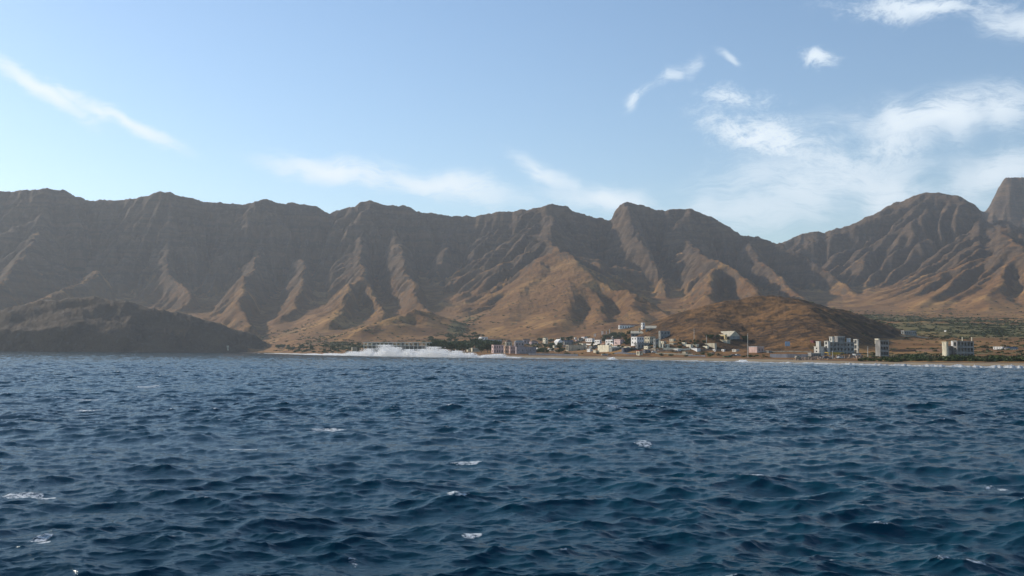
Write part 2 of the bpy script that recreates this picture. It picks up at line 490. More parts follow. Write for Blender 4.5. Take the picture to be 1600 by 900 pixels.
def erode(H, mask, batches=24, n=16000, steps=46):
    H = H / GS
    ny, nx = H.shape
    rs = np.random.RandomState(5)
    flat = H.ravel().copy()
    mflat = mask.ravel()
    # start droplets in the mountains
    pool = np.flatnonzero(mflat > 0.25)
    soft = np.zeros_like(flat)
    for b in range(batches):
        idx = rs.choice(pool, n)
        x = (idx % nx) + rs.rand(n); y = (idx // nx) + rs.rand(n)
        x = np.clip(x, 1, nx - 3); y = np.clip(y, 1, ny - 3)
        dx = np.zeros(n); dy = np.zeros(n); vel = np.ones(n); wat = np.ones(n); sed = np.zeros(n)
        for s in range(steps):
            i = x.astype(int); j = y.astype(int); u = x - i; v = y - j
            k = j * nx + i
            a, bb, c, d = flat[k], flat[k + 1], flat[k + nx], flat[k + nx + 1]
            gxx = (bb - a) * (1 - v) + (d - c) * v; gyy = (c - a) * (1 - u) + (d - bb) * u
            h0 = (a * (1 - u) + bb * u) * (1 - v) + (c * (1 - u) + d * u) * v
            dx = dx * 0.35 - gxx * 0.65; dy = dy * 0.35 - gyy * 0.65
            ln = np.hypot(dx, dy) + 1e-9
            dx /= ln; dy /= ln
            x2 = np.clip(x + dx, 1, nx - 3); y2 = np.clip(y + dy, 1, ny - 3)
            i2 = x2.astype(int); j2 = y2.astype(int); u2 = x2 - i2; v2 = y2 - j2; k2 = j2 * nx + i2
            h1 = (flat[k2] * (1 - u2) + flat[k2 + 1] * u2) * (1 - v2) + (flat[k2 + nx] * (1 - u2) + flat[k2 + nx + 1] * u2) * v2
            dh = h1 - h0
            cap = np.maximum(-dh, 0.01) * vel * wat * 2.2
            up = dh > 0
            dep = np.where(up, np.minimum(dh * 0.4, sed), np.where(sed > cap, (sed - cap) * 0.15, 0.0))
            ero = np.where((~up) & (sed <= cap), np.minimum((cap - sed) * 0.12, -dh * 0.25) * mflat[k], 0.0)
            am = np.clip(dep - ero, -0.1, 0.1)
            sed = sed - am
            for kk, w in ((k, (1 - u) * (1 - v)), (k + 1, u * (1 - v)), (k + nx, (1 - u) * v), (k + nx + 1, u * v)):
                flat += np.bincount(kk, am * w, minlength=flat.size)
            vel = np.sqrt(np.clip(vel * vel - dh * 2.0, 0.05, 9)); wat *= 0.985
            x, y = x2, y2
    return flat.reshape(ny, nx) * GS


emask = sstep(8, 60, rise)
_px = 800 + 1600 * X / Y
emask = emask * (1 - 0.70 * sstep(1200, 1300, _px)) * (1 - 0.93 * np.exp(-((_px - 860) / 130) ** 2 - ((Y - 2600) / 850) ** 2))
# never cut the crest itself
Hcrest = crest_height(X + wx * 0.45, Y + wy * 0.45, FEATURES[0])
for ft in (FEATURES[1], FEATURES[2]):
    Hcrest = np.maximum(Hcrest, crest_height(X + wx * 0.45, Y + wy * 0.45, ft))
Hm = erode(Hm, emask)
emask = np.maximum(emask, 0.8 * sstep(8, 60, rise))
Hm = Hm * 0.55 + blur(Hm) * 0.45
# low hill and headland are set in after the erosion, with their own roughness
hill = np.full(X.shape, -1e9); head = np.full(X.shape, -1e9)
w2x = fbm(X / 70.0, Y / 70.0, 3) * 12; w2y = fbm(X / 70.0 + 5, Y / 70.0 + 3, 3) * 12
for ft in FEATURES:
    if ft[3] == 1: hill = smax(hill, crest_height(X + w2x, Y + w2y, ft), 6.0)
    if ft[3] == 2: head = np.maximum(head, crest_height(X + w2x * 1.5, Y + w2y * 1.5, ft))
head = head + fbm(X / 90, Y / 90, 4, 0.5, True) * 9 * sstep(0, 40, head)
hill_rise = hill - Hm; head_rise = head - Hm
Hf = smax(Hm, hill, 10.0)
Hf = smax(Hf, head, 5.0)
Hf = np.where(inl < -30, np.minimum(Hf, -1.5), Hf)
hill_m = sstep(-4, 6, hill_rise); head_m = sstep(-2, 6, head_rise)


def terrain_detail(x, y, z):
    px = 800 + 1600 * x / np.maximum(y, 50)
    k = y - shore_D(np.clip(px, -1300, 3300))
    m = bilin(emask, x, y); hm = bilin(hill_m, x, y); hd = bilin(head_m, x, y)
    d = fbm(x / 42, y / 42, 5, 0.62, True) * 5.5 * m
    d = d + fbm(x / 15, y / 15, 4, 0.6) * 1.6 * np.maximum(m, hd)
    d = d + fbm(x / 34, y / 34, 5, 0.68) * 9.0 * sstep(330, 470, z)
    d = d + (fbm(x / 26, y / 26, 4, 0.6, True) * 2.0 + fbm(x / 7, y / 7, 3, 0.6) * 0.5) * hm
    d = d + (fbm(x / 30, y / 30, 4, 0.6, True) * 5.0) * hd * sstep(4, 30, z)
    d = d + fbm(x / 40, y / 40, 4, 0.55) * 1.5 * sstep(150, 600, k) * (1 - m)
    d = d + fbm(x / 11, y / 11, 3, 0.55) * 0.35 * sstep(25, 90, k)
    d = d + fbm(x / 22, y / 9, 3, 0.55) * 0.22 * sstep(-5, 8, k) * (1 - sstep(40, 80, k))
    return d


AZC = None
azs = np.concatenate([np.linspace(-52, -29, 70, endpoint=False), np.linspace(-29, 29, 1480, endpoint=False), np.linspace(29, 52, 70)])
azr = np.radians(azs)
AZC = np.zeros(len(azs))


def ground(x, y):
    z = bilin(Hf, x, y)
    z = z + terrain_detail(x, y, z)
    # skyline correction: gentle, per direction, grows towards the crests
    c = np.interp(np.degrees(np.arctan2(x, y)), azs, AZC)
    return z + np.clip(z, 0, None) * c * sstep(2600, 3500, y)


rr = np.concatenate([np.exp(np.linspace(math.log(240), math.log(3100), 560, endpoint=False)), np.exp(np.linspace(math.log(3100), math.log(5200), 260, endpoint=False)), np.exp(np.linspace(math.log(5200), math.log(6600), 24))])
AZ2, R2 = np.meshgrid(azr, rr)
TX = np.sin(AZ2) * R2; TY = np.cos(AZ2) * R2
TZ = ground(TX, TY)
# measured against the skyline of the photograph's ridge
sk_px = []; sk_py = []
for p in MAIN[:-4]: sk_px.append(p[0]); sk_py.append(p[1])
for p in FARB[3:]: sk_px.append(p[0]); sk_py.append(p[1])
for p in FARC[1:]: sk_px.append(p[0]); sk_py.append(p[1])
tgt_az = []; tgt_sl = []
for a, b in zip(sk_px, sk_py):
    x_, y_, z_ = ray_xy(a, b, 4000.0)
    tgt_az.append(math.degrees(math.atan2(x_, y_))); tgt_sl.append((z_ - CAM_H) / math.hypot(x_, y_))
for it in range(2):
    cur = ((TZ - CAM_H) / R2).max(axis=0)
    want = np.interp(azs, tgt_az, tgt_sl)
    want = want + fbm(azs * 2.3, azs * 0 + 4.4, 5, 0.62) * 0.0035 + fbm(azs * 7.0, azs * 0 + 1.4, 3, 0.6, True) * 0.0009
    r = np.clip(want / np.maximum(cur, 0.02) * (1 + AZC) - 1, -0.35, 0.35)
    kk = np.exp(-0.5 * (np.arange(-4, 5) / 1.6) ** 2); kk /= kk.sum()
    AZC = np.convolve(np.pad(r, 4, 'edge'), kk, 'valid')
    TZ = ground(TX, TY)

# ------------------------------------------------------------------ materials


class NT:
    def __init__(s, name):
        s.m = bpy.data.materials.new(name); s.m.use_nodes = True
        s.t = s.m.node_tree; s.n = s.t.nodes; s.l = s.t.links
        s.b = s.n['Principled BSDF']
        s.b.inputs['Specular IOR Level'].default_value = 0.2
    def lk(s, a, b): s.l.new(a, b)
    def math(s, op, a, b=None, clamp=False):
        n = s.n.new('ShaderNodeMath'); n.operation = op; n.use_clamp = clamp
        for i, v in enumerate((a, b)):
            if v is None: continue
            if isinstance(v, (int, float)): n.inputs[i].default_value = v
            else: s.l.new(v, n.inputs[i])
        return n.outputs[0]
    def noise(s, scale, detail=5, rough=0.55, vec=None, dist=0.0):
        n = s.n.new('ShaderNodeTexNoise'); n.inputs['Scale'].default_value = scale
        n.inputs['Detail'].default_value = detail; n.inputs['Roughness'].default_value = rough; n.inputs['Distortion'].default_value = dist
        if vec is not None: s.l.new(vec, n.inputs['Vector'])
        return n.outputs['Fac']
    def ramp(s, f, a, b, smooth=True):
        n = s.n.new('ShaderNodeMapRange'); n.interpolation_type = 'SMOOTHSTEP' if smooth else 'LINEAR'
        n.inputs['From Min'].default_value = a; n.inputs['From Max'].default_value = b
        s.l.new(f, n.inputs[0]); return n.outputs[0]
    def mix(s, f, a, b):
        n = s.n.new('ShaderNodeMix'); n.data_type = 'RGBA'
        for k, v in (('Factor', f), ('A', a), ('B', b)):
            if isinstance(v, (tuple, list)): n.inputs[k].default_value = (*v, 1)
            elif isinstance(v, (int, float)): n.inputs[k].default_value = v
            else: s.l.new(v, n.inputs[k])
        return n.outputs['Result']
    def attr(s, name):
        n = s.n.new('ShaderNodeAttribute'); n.attribute_name = name; return n.outputs['Fac']
    def map(s, vec, scale=(1, 1, 1), rot=(0, 0, 0)):
        n = s.n.new('ShaderNodeMapping'); n.inputs['Scale'].default_value = scale; n.inputs['Rotation'].default_value = rot
        s.l.new(vec, n.inputs[0]); return n.outputs[0]
    def pos(s):
        n = s.n.new('ShaderNodeNewGeometry'); return n.outputs['Position']
    def bump(s, h, strength, dist):
        n = s.n.new('ShaderNodeBump'); n.inputs['Strength'].default_value = strength; n.inputs['Distance'].default_value = dist
        s.l.new(h, n.inputs['Height']); s.l.new(n.outputs[0], s.b.inputs['Normal'])
    def col(s, c): s.l.new(c, s.b.inputs['Base Color'])


def plain(name, c, var=0.12, scale=0.6, rough=0.85):
    """painted or rendered surface with weathering"""
    t = NT(name)
    p = t.pos()
    n1 = t.noise(scale, 6, 0.65, t.map(p, (1, 1, 0.35)))
    d = tuple(x * (1 - 2.2 * var) * 0.9 for x in c); b = tuple(min(1, x * (1 + var * 0.5)) for x in c)
    t.col(t.mix(t.ramp(n1, 0.32, 0.62), d, b))
    t.b.inputs['Roughness'].default_value = rough
    return t.m


def land_material(name, kind):
    t = NT(name)
    p = t.pos()
    big = t.noise(0.0028, 6, 0.6, p)
    mid = t.noise(0.014, 7, 0.62, p, 0.5)
    fine = t.noise(0.09, 6, 0.66, p)
    tiny = t.noise(0.5, 4, 0.6, p)
    green = t.attr('green'); steep = t.attr('steep'); high = t.attr('high'); shore = t.attr('shore')
    # lava beds: thin level bands, gently tilted
    st = t.map(p, (0.0016, 0.0016, 0.055), (0.02, 0.03, 0))
    bands = t.noise(1.0, 5, 0.7, st, 0.35)
    rock = t.mix(t.ramp(mid, 0.3, 0.7), (0.056, 0.038, 0.025), (0.138, 0.090, 0.053))
    rock = t.mix(t.math('MULTIPLY', t.ramp(bands, 0.44, 0.62), 0.65), rock, (0.036, 0.030, 0.027))
    rock = t.mix(t.math('MULTIPLY', t.ramp(fine, 0.50, 0.68), 0.5), rock, (0.17, 0.130, 0.095))
    soil = t.mix(t.ramp(mid, 0.32, 0.68), (0.150, 0.074, 0.030), (0.255, 0.136, 0.050))
    soil = t.mix(t.ramp(t.noise(0.006, 5, 0.6, p, 1.0), 0.52, 0.66), soil, (0.340, 0.190, 0.066))
    soil = t.mix(t.math('MULTIPLY', t.ramp(fine, 0.48, 0.66), 0.6), soil, (0.070, 0.044, 0.030))
    k = t.math('ADD', t.math('ADD', t.math('MULTIPLY', steep, 0.50), t.math('MULTIPLY', high, 0.55)), t.math('MULTIPLY', t.math('SUBTRACT', mid, 0.5), 1.1))
    c = t.mix(t.ramp(k, 0.30, 0.72), soil, rock)
    if kind in ('plain', 'mount'):
        gm = t.math('ADD', green, t.math('MULTIPLY', t.math('SUBTRACT', t.noise(0.03, 6, 0.7, p), 0.5), 1.4))
        gm = t.math('MULTIPLY', t.ramp(gm, 0.52, 0.80), 0.75)
        c = t.mix(gm, c, (0.125, 0.125, 0.052))
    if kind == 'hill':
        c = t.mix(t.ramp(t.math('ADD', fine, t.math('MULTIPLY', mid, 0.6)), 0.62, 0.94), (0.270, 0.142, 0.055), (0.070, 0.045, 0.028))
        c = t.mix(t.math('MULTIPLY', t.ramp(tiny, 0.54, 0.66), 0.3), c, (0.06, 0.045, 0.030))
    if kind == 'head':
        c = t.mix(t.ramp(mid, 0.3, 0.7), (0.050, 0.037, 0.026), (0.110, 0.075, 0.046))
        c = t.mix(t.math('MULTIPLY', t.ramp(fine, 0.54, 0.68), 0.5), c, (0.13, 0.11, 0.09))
    if kind == 'beach':
        wet = t.ramp(t.math('ADD', shore, t.math('MULTIPLY', t.math('SUBTRACT', t.noise(0.06, 4, 0.6, p), 0.5), 14)), 9, 15)
        dry = t.mix(t.ramp(t.noise(0.12, 5, 0.6, p), 0.35, 0.65), (0.25, 0.190, 0.120), (0.34, 0.265, 0.170))
        sand = t.mix(wet, (0.17, 0.155, 0.130), dry)
        up = t.ramp(t.math('ADD', shore, t.math('MULTIPLY', t.math('SUBTRACT', t.noise(0.05, 5, 0.6, p), 0.5), 30)), 34, 48)
        c = t.mix(up, sand, t.mix(t.ramp(fine, 0.4, 0.6), (0.10, 0.068, 0.044), (0.20, 0.135, 0.085)))
    t.col(c)
    t.b.inputs['Roughness'].default_value = 0.95
    t.b.inputs['Specular IOR Level'].default_value = 0.08
    h = t.math('ADD', t.math('MULTIPLY', t.noise(0.05, 8, 0.7, p), 2.0), t.math('MULTIPLY', bands, 0.6))
    if kind == 'beach': t.bump(tiny, 0.3, 0.3)
    elif kind == 'plain': t.bump(t.noise(0.12, 7, 0.7, p), 0.7, 2.0)
    else: t.bump(h, 0.9, 5.0)
    return t.m


# ------------------------------------------------------------------ land meshes
PXA = np.clip(800 + 1600 * TX / np.maximum(TY, 50), -1300, 3300)
INL = TY - shore_D(PXA)
RZ = np.gradient(TZ, axis=0) / np.gradient(R2, axis=0)
AZg = np.gradient(TZ, axis=1) / (np.gradient(AZ2, axis=1) * R2)
SLOPE = np.hypot(RZ, AZg)
steep = sstep(0.35, 0.95, SLOPE)
high = sstep(130, 470, TZ)


def blob(px, py, rx, ry, x=None):
    """ground patches by where they lie on the land: centre found through a picture position"""
    g = hit(px, py)
    return np.exp(-(((TX - g[0]) / rx) ** 2 + ((TY - g[1]) / ry) ** 2))


def hit(px, py, d0=250.0, d1=5200.0):
    D = np.concatenate([np.arange(d0, 1500, 1.0), np.arange(1500, d1, 4.0)])
    x, y, z = ray_xy(px, py, D)
    x = np.asarray(x); g = ground(x, y)
    k = np.flatnonzero(z <= g)
    k = k[0] if len(k) else len(D) - 1
    return float(x[k]), float(y[k]), float(g[k])


green = np.zeros_like(TX)
for (px, py, rx, ry, a) in ((1500, 512, 240, 300, 1.0), (1420, 500, 200, 260, 0.9), (1590, 520, 200, 260, 1.0), (1360, 497, 120, 150, 0.5), (1560, 540, 120, 90, 0.6), (1480, 553, 120, 40, 0.9), (1400, 545, 80, 60, 0.4),
                            (715, 512, 30, 160, 0.9), (735, 498, 40, 160, 0.7), (690, 535, 60, 90, 0.8), (560, 540, 120, 120, 0.8), (470, 540, 120, 120, 0.6), (520, 528, 120, 120, 0.5),
                            (840, 540, 100, 70, 0.5), (450, 520, 90, 120, 0.6)):
    green = np.maximum(green, a * blob(px, py, rx, ry))
DI = (np.arange(len(rr) - 1)[:, None] * len(azs) + np.arange(len(azs) - 1)[None, :])
QUADS = np.stack([DI, DI + 1, DI + 1 + len(azs), DI + len(azs)], -1).reshape(-1, 4)
cx = ((TX[:-1, :-1] + TX[1:, 1:]) / 2).ravel(); cy = ((TY[:-1, :-1] + TY[1:, 1:]) / 2).ravel()
cin = ((INL[:-1, :-1] + INL[1:, 1:]) / 2).ravel(); cpx = ((PXA[:-1, :-1] + PXA[1:, 1:]) / 2).ravel()
hm = bilin(hill_m, cx, cy) > 0.5; hd = bilin(head_m, cx, cy) > 0.5
em = bilin(blur(blur(emask)), cx, cy) > 0.35
valley = np.interp(cy, [2300, 3000, 3400, 3700, 4500], [1360, 1370, 1315, 1262, 1215])
far = em & (cpx > valley) & (cy > 2500)
cls = np.where(hm, 3, np.where(hd, 4, np.where(far, 2, np.where(em, 1, np.where(cin < 52, 0, 5)))))
cls = np.where((cls == 0) & (cpx < 430), 4, cls)
keep = cin > -60
KN = {0: ('beach', 'beach'), 1: ('mountain_ridge', 'mount'), 2: ('far_mountain', 'mount'), 3: ('low_hill', 'hill'), 4: ('headland', 'head'), 5: ('coastal_plain', 'plain')}
allv = np.stack([TX.ravel(), TY.ravel(), TZ.ravel()], -1)
AT = {'green': green.ravel(), 'steep': steep.ravel(), 'high': high.ravel(), 'shore': INL.ravel()}
mats_land = {}
for k, (nm, kind) in KN.items():
    q = QUADS[(cls == k) & keep]
    if not len(q): continue
    used, inv = np.unique(q, return_inverse=True)
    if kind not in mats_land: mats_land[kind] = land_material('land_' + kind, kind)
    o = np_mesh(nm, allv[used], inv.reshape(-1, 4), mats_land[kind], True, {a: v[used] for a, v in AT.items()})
    tag(o, kind='structure')

# ------------------------------------------------------------------ the sea


def ocean_tile(Lm, n, peak, rms, wind, seed, spread=2, lo=0.0, hi=1e9):
    """height, two choppy shifts and fold of a periodic wind sea"""
    rs = np.random.RandomState(seed)
    kx = 2 * np.pi * np.fft.fftfreq(n, Lm / n); KX, KY = np.meshgrid(kx, kx)
    K = np.hypot(KX, KY); K[0, 0] = 1e-6
    kp = 2 * np.pi / peak
    wx_, wy_ = wind
    cosf = (KX * wx_ + KY * wy_) / K
    Pk = np.exp(-1.25 * (kp / K) ** 2) / K ** 4 * (np.abs(cosf) ** spread * 0.93 + 0.07) * np.where(cosf < 0, 0.25, 1)
    wl = 2 * np.pi / K
    Pk *= sstep(lo * 0.8, lo * 1.2 + 1e-9, wl) * (1 - sstep(hi * 0.8, hi * 1.25, wl))
    Pk[0, 0] = 0
    A = np.sqrt(Pk) * (rs.randn(n, n) + 1j * rs.randn(n, n))
    h = np.fft.ifft2(A).real
    sc = rms / h.std(); A *= sc; h = h * sc
    dx = np.fft.ifft2(1j * A * KX / K).real; dy = np.fft.ifft2(1j * A * KY / K).real
    cell = Lm / n
    jxx = (np.roll(dx, -1, 1) - np.roll(dx, 1, 1)) / (2 * cell); jyy = (np.roll(dy, -1, 0) - np.roll(dy, 1, 0)) / (2 * cell)
    return h, dx, dy, jxx + jyy, Lm, n


def samp(T, x, y, rot=0.0):
    h, dx, dy, jj, Lm, n = T
    c, s = math.cos(rot), math.sin(rot)
    xr = x * c + y * s; yr = -x * s + y * c
    u = (xr / Lm * n) % n; v = (yr / Lm * n) % n
    i = u.astype(int) % n; j = v.astype(int) % n; fu = u - np.floor(u); fv = v - np.floor(v)
    i1 = (i + 1) % n; j1 = (j + 1) % n
    def g(G): return (G[j, i] * (1 - fu) + G[j, i1] * fu) * (1 - fv) + (G[j1, i] * (1 - fu) + G[j1, i1] * fu) * fv
    a, b = g(dx), g(dy)
    return g(h), a * c - b * s, a * s + b * c, g(jj)


wd = (-0.30, -0.954)
TA = ocean_tile(148.0, 768, 10.5, 0.102, wd, 3, 4, 0.8)
TB = ocean_tile(97.0, 768, 4.6, 0.055, (0.15, -0.988), 8, 4, 0.4)
TCc = ocean_tile(23.3, 768, 1.3, 0.0185, (-0.2, -0.98), 21, 4, 0.07, 2.4)
TS = ocean_tile(310.0, 256, 34.0, 0.11, (-0.5, -0.86), 31, 4, 12)
r = 9.0; wr = [r]
while r < 2400:
    d = r * r / 8000.0 * 0.62
    if r < 60: step = max(d, 0.035)
    elif r < 420: step = min(max(d, 0.22), 0.22 + (r - 60) / 360 * 0.6)
    else: step = 0.82 + (r - 420) / 1900 * 9
    r += step; wr.append(r)
wr = np.array(wr)
wa = np.radians(np.concatenate([np.linspace(-80, -46, 24, endpoint=False), np.linspace(-46, -29.5, 170, endpoint=False), np.linspace(-29.5, 29.5, 1150, endpoint=False), np.linspace(29.5, 46, 170, endpoint=False), np.linspace(46, 80, 25)]))
WA, WR = np.meshgrid(wa, wr)
SX = np.sin(WA) * WR; SY = np.cos(WA) * WR
gust = np.clip(0.98 + 0.55 * fbm(SX / 60, SY / 38, 4), 0.55, 1.4)
h1, a1, b1, j1 = samp(TA, SX, SY, 0.0)
h2, a2, b2, j2 = samp(TB, SX, SY, 0.31)
h3, a3, b3, j3 = samp(TCc, SX, SY, 0.13)
h4 = samp(TS, SX, SY, 0.2)[0]
near = 1 - 0.8 * sstep(80, 320, WR)
calm = 1 - 0.1 * sstep(500, 1600, WR)
side = 1 - sstep(38, 47, np.degrees(np.abs(WA)))
amp = gust * calm * side
SZ = (h1 + h2) * amp + h3 * near * side + h4 * side * calm
chop = 1.15
SXo = SX + (a1 * chop + a2 * chop) * amp + a3 * near * side
SYo = SY + (b1 * chop + b2 * chop) * amp + b3 * near * side
fold = -(j1 + j2) * gust * chop
# white water where the crests fold, broken up in patches
ff = fold + 0.30 * fbm(SX / 9, SY / 9, 3) + 0.22 * fbm(SX / 1.1, SY / 0.8, 3) + 0.12 * np.clip(h1 + h2, -0.5, 0.6)
thr = np.quantile(ff[(WR < 500)], 0.9965)
for (cxp, cyp, lx, am_) in ((380, 697, 1.1, 0.5), (145, 639, 1.6, 0.5), (130, 624, 2.2, 0.45), (1008, 691, 0.7, 0.5), (508, 676, 1.2, 0.5), (965, 637, 1.2, 0.45), (40, 771, 1.6, 0.4), (735, 830, 0.5, 0.4), (716, 782, 0.4, 0.35), (1560, 753, 0.9, 0.35), (1560, 760, 0.9, 0.3), (560, 885, 0.35, 0.35), (1440, 742, 0.5, 0.3), (230, 604, 1.6, 0.45), (720, 722, 0.8, 0.3), (60, 850, 0.5, 0.35), (600, 600, 1.6, 0.4), (757, 597, 1.6, 0.4), (390, 600, 1.4, 0.4)):
    dd_ = RMn @ np.array([(cxp - 800) / 1600.0, -(cyp - 450) / 1600.0, -1.0]); q_ = -CAM_H / dd_[2]
    fx_, fy_ = dd_[0] * q_, dd_[1] * q_
    ff = ff + 2.6 * am_ * np.exp(-((SX - fx_) / lx) ** 2 - ((SY - fy_) / (0.35 + fy_ * 0.012)) ** 2)
ff = ff + 0.13 * sstep(70, 260, WR)
foam = sstep(thr - 0.13, thr + 0.16, ff) * side
WI = (np.arange(len(wr) - 1)[:, None] * len(wa) + np.arange(len(wa) - 1)[None, :])
WQ = np.stack([WI, WI + 1, WI + 1 + len(wa), WI + len(wa)], -1).reshape(-1, 4)
wv = np.stack([SXo.ravel(), SYo.ravel(), SZ.ravel()], -1)
# flat outer water: the disc under the boat and round behind it
extra = [(0, 0, -0.02)]; eq = []
b0 = len(wv)
angs = np.radians(np.concatenate([np.linspace(80, 280, 61)]))
ev = []
for rad in (9.0, 40.0, 200.0, 900.0, 2400.0):
    for a_ in angs: ev.append((math.sin(a_) * rad, math.cos(a_) * rad, 0.0))
na = len(angs)
for ri in range(4):
    for ai in range(na - 1):
        a0 = b0 + ri * na + ai
        eq.append((a0, a0 + 1, a0 + 1 + na, a0 + na))
nv = b0 + len(ev)
# disc under the camera
full = np.linspace(0, 2 * math.pi, 33)
cv = [(0, 0, 0.0)] + [(math.sin(a_) * 9.05, math.cos(a_) * 9.05, -0.02) for a_ in full]
for ai in range(0, 32, 2):
    eq.append((nv, nv + 1 + ai, nv + 2 + ai, nv + 3 + ai))
wv = np.concatenate([wv, np.array(ev), np.array(cv)])
WQ = np.concatenate([WQ, np.array(eq)])
foam = np.concatenate([foam.ravel(), np.zeros(len(ev) + len(cv))])

t = NT('sea_water')
p = t.pos()
fo = t.attr('foam')
deep = t.mix(t.ramp(t.noise(0.02, 3, 0.5, p), 0.35, 0.65), (0.0018, 0.033, 0.054), (0.0024, 0.042, 0.066))
brk = t.math('MULTIPLY', t.ramp(fo, 0.02, 0.2), t.ramp(t.math('ADD', t.math('MULTIPLY', fo, 0.5), t.math('MULTIPLY', t.math('SUBTRACT', t.noise(5.0, 7, 0.8, p, 0.6), 0.5), 1.9)), 0.38, 0.62))
t.col(t.mix(brk, deep, (0.74, 0.77, 0.78)))
t.b.inputs['IOR'].default_value = 1.333
t.b.inputs['Specular IOR Level'].default_value = 0.17
t.b.inputs['Specular Tint'].default_value = (0.60, 0.88, 1.0, 1)
rn = t.n.new('ShaderNodeMapRange'); rn.inputs['To Min'].default_value = 0.12; rn.inputs['To Max'].default_value = 0.85
t.lk(brk, rn.inputs[0]); t.lk(rn.outputs[0], t.b.inputs['Roughness'])
rip = t.math('ADD', t.noise(2.6, 6, 0.62, t.map(p, (0.55, 1.3, 1)), 0.8), t.math('MULTIPLY', t.noise(9.0, 5, 0.65, t.map(p, (0.5, 1.3, 1))), 0.55))
t.bump(rip, 0.6, 0.045)
sea = np_mesh('sea', wv, WQ, t.m, True, {'foam': foam})
tag(sea, kind='structure')
# the sea bed under everything, reaching past the coast
sb = MB(); sb.poly([(-5400, -2600, -5.2), (5400, -2600, -5.2), (5400, 6850, -5.2), (-5400, 6850, -5.2)], [(0, 1, 2, 3)])
tag(sb.build('sea_bed', plain('dark_sand', (0.06, 0.06, 0.05))), kind='structure')

# ------------------------------------------------------------------ the air
hz = MB().box(-5500, 5500, -2700, 6900, -6.4, 930)
hm_ = bpy.data.materials.new('haze_air'); hm_.use_nodes = True
hn = hm_.node_tree
for n_ in list(hn.nodes):
    if n_.type == 'BSDF_PRINCIPLED': hn.nodes.remove(n_)
pv = hn.nodes.new('ShaderNodeVolumePrincipled')
pv.inputs['Color'].default_value = (0.80, 0.87, 0.95, 1)
pv.inputs['Density'].default_value = HAZE_DENSITY
pv.inputs['Anisotropy'].default_value = 0.25
hn.links.new(pv.outputs[0], hn.nodes['Material Output'].inputs['Volume'])
tag(hz.build('haze', hm_), kind='stuff')

# ------------------------------------------------------------------ the village
PAL = {
    'white': (0.80, 0.79, 0.76), 'cream': (0.72, 0.66, 0.50), 'ochre': (0.62, 0.48, 0.25), 'pink': (0.68, 0.50, 0.47), 'rose': (0.55, 0.38, 0.33),
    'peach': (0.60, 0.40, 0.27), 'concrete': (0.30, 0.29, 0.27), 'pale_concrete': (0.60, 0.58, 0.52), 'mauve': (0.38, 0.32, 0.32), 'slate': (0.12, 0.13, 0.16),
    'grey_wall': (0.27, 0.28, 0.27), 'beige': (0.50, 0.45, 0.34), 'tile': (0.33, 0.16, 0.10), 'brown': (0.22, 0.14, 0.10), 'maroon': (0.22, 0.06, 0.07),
    'dark': (0.035, 0.038, 0.042), 'yellow': (0.62, 0.40, 0.06), 'wood': (0.20, 0.13, 0.08), 'blue': (0.22, 0.42, 0.68), 'red': (0.55, 0.07, 0.04), 'purple': (0.20, 0.04, 0.14),
    'rubble': (0.26, 0.20, 0.16), 'sheet': (0.55, 0.56, 0.55), 'green_cloth': (0.10, 0.20, 0.12)}
M = {k: plain(k, v) for k, v in PAL.items()}
g_ = NT('window_glass'); g_.col(g_.mix(g_.ramp(g_.noise(0.8, 2), 0.4, 0.6), (0.018, 0.022, 0.026), (0.035, 0.042, 0.048)))
g_.b.inputs['Roughness'].default_value = 0.18; g_.b.inputs['Specular IOR Level'].default_value = 0.5
M['glass'] = g_.m
TH = math.radians(22)


def facade(mb, face, u0, u1, z0, z1, y, th, holes):
    us = sorted({u0, u1, *[a for h in holes for a in h[:2]]})
    for a, b in zip(us[:-1], us[1:]):
        hs = sorted([h for h in holes if h[0] <= a + 1e-6 and h[1] >= b - 1e-6], key=lambda h: h[2])
        zc = z0
        for h in hs:
            if h[2] > zc: _fb(mb, face, a, b, zc, h[2], y, th)
            zc = h[3]
        if z1 > zc: _fb(mb, face, a, b, zc, z1, y, th)


def _fb(mb, face, a, b, c, d, y, th):
    if face == 'x': mb.box(a, b, y, y + th, c, d)
    else: mb.box(y, y + th, a, b, c, d)


def grid_holes(u0, u1, h, rows, cols, fw=0.5, fh=0.5, door=False):
    out = []
    if not rows or not cols: return out
    sh = h / rows; cw = (u1 - u0) / cols
    for r_ in range(rows):
        for c_ in range(cols):
            uc = u0 + (c_ + 0.5) * cw; zc = sh * (r_ + 0.52)
            out.append((uc - cw * fw / 2, uc + cw * fw / 2, zc - sh * fh / 2, zc + sh * fh / 2))
    return out


def place(px0, pxm, px1, yb, yt, th=TH, D=None, depth=None):
    """from where a block's left end, near corner and right end stand on the land: origin, width, depth, height"""
    if D is None: x, y, z = hit(pxm, yb)
    else:
        x, y, _ = ray_xy(pxm, yb, D); z = float(ground(np.array([x]), np.array([y]))[0])
    z = ray_xy(pxm, yb, y)[2] if D is not None else z
    c, s = math.cos(th), math.sin(th)
    m = lambda p: ray_xy(p, yb, 1000.0)[0] / 1000.0
    w = (m(px1) * y - x) / (c - m(px1) * s)
    d = (x - m(px0) * y) / (s + m(px0) * c) if px0 < pxm else 0
    if depth: d = depth
    d = min(max(d, 3.5), 60)
    h = ray_xy(pxm, yt, y)[2] - z
    return (x, y, z), w, d, h


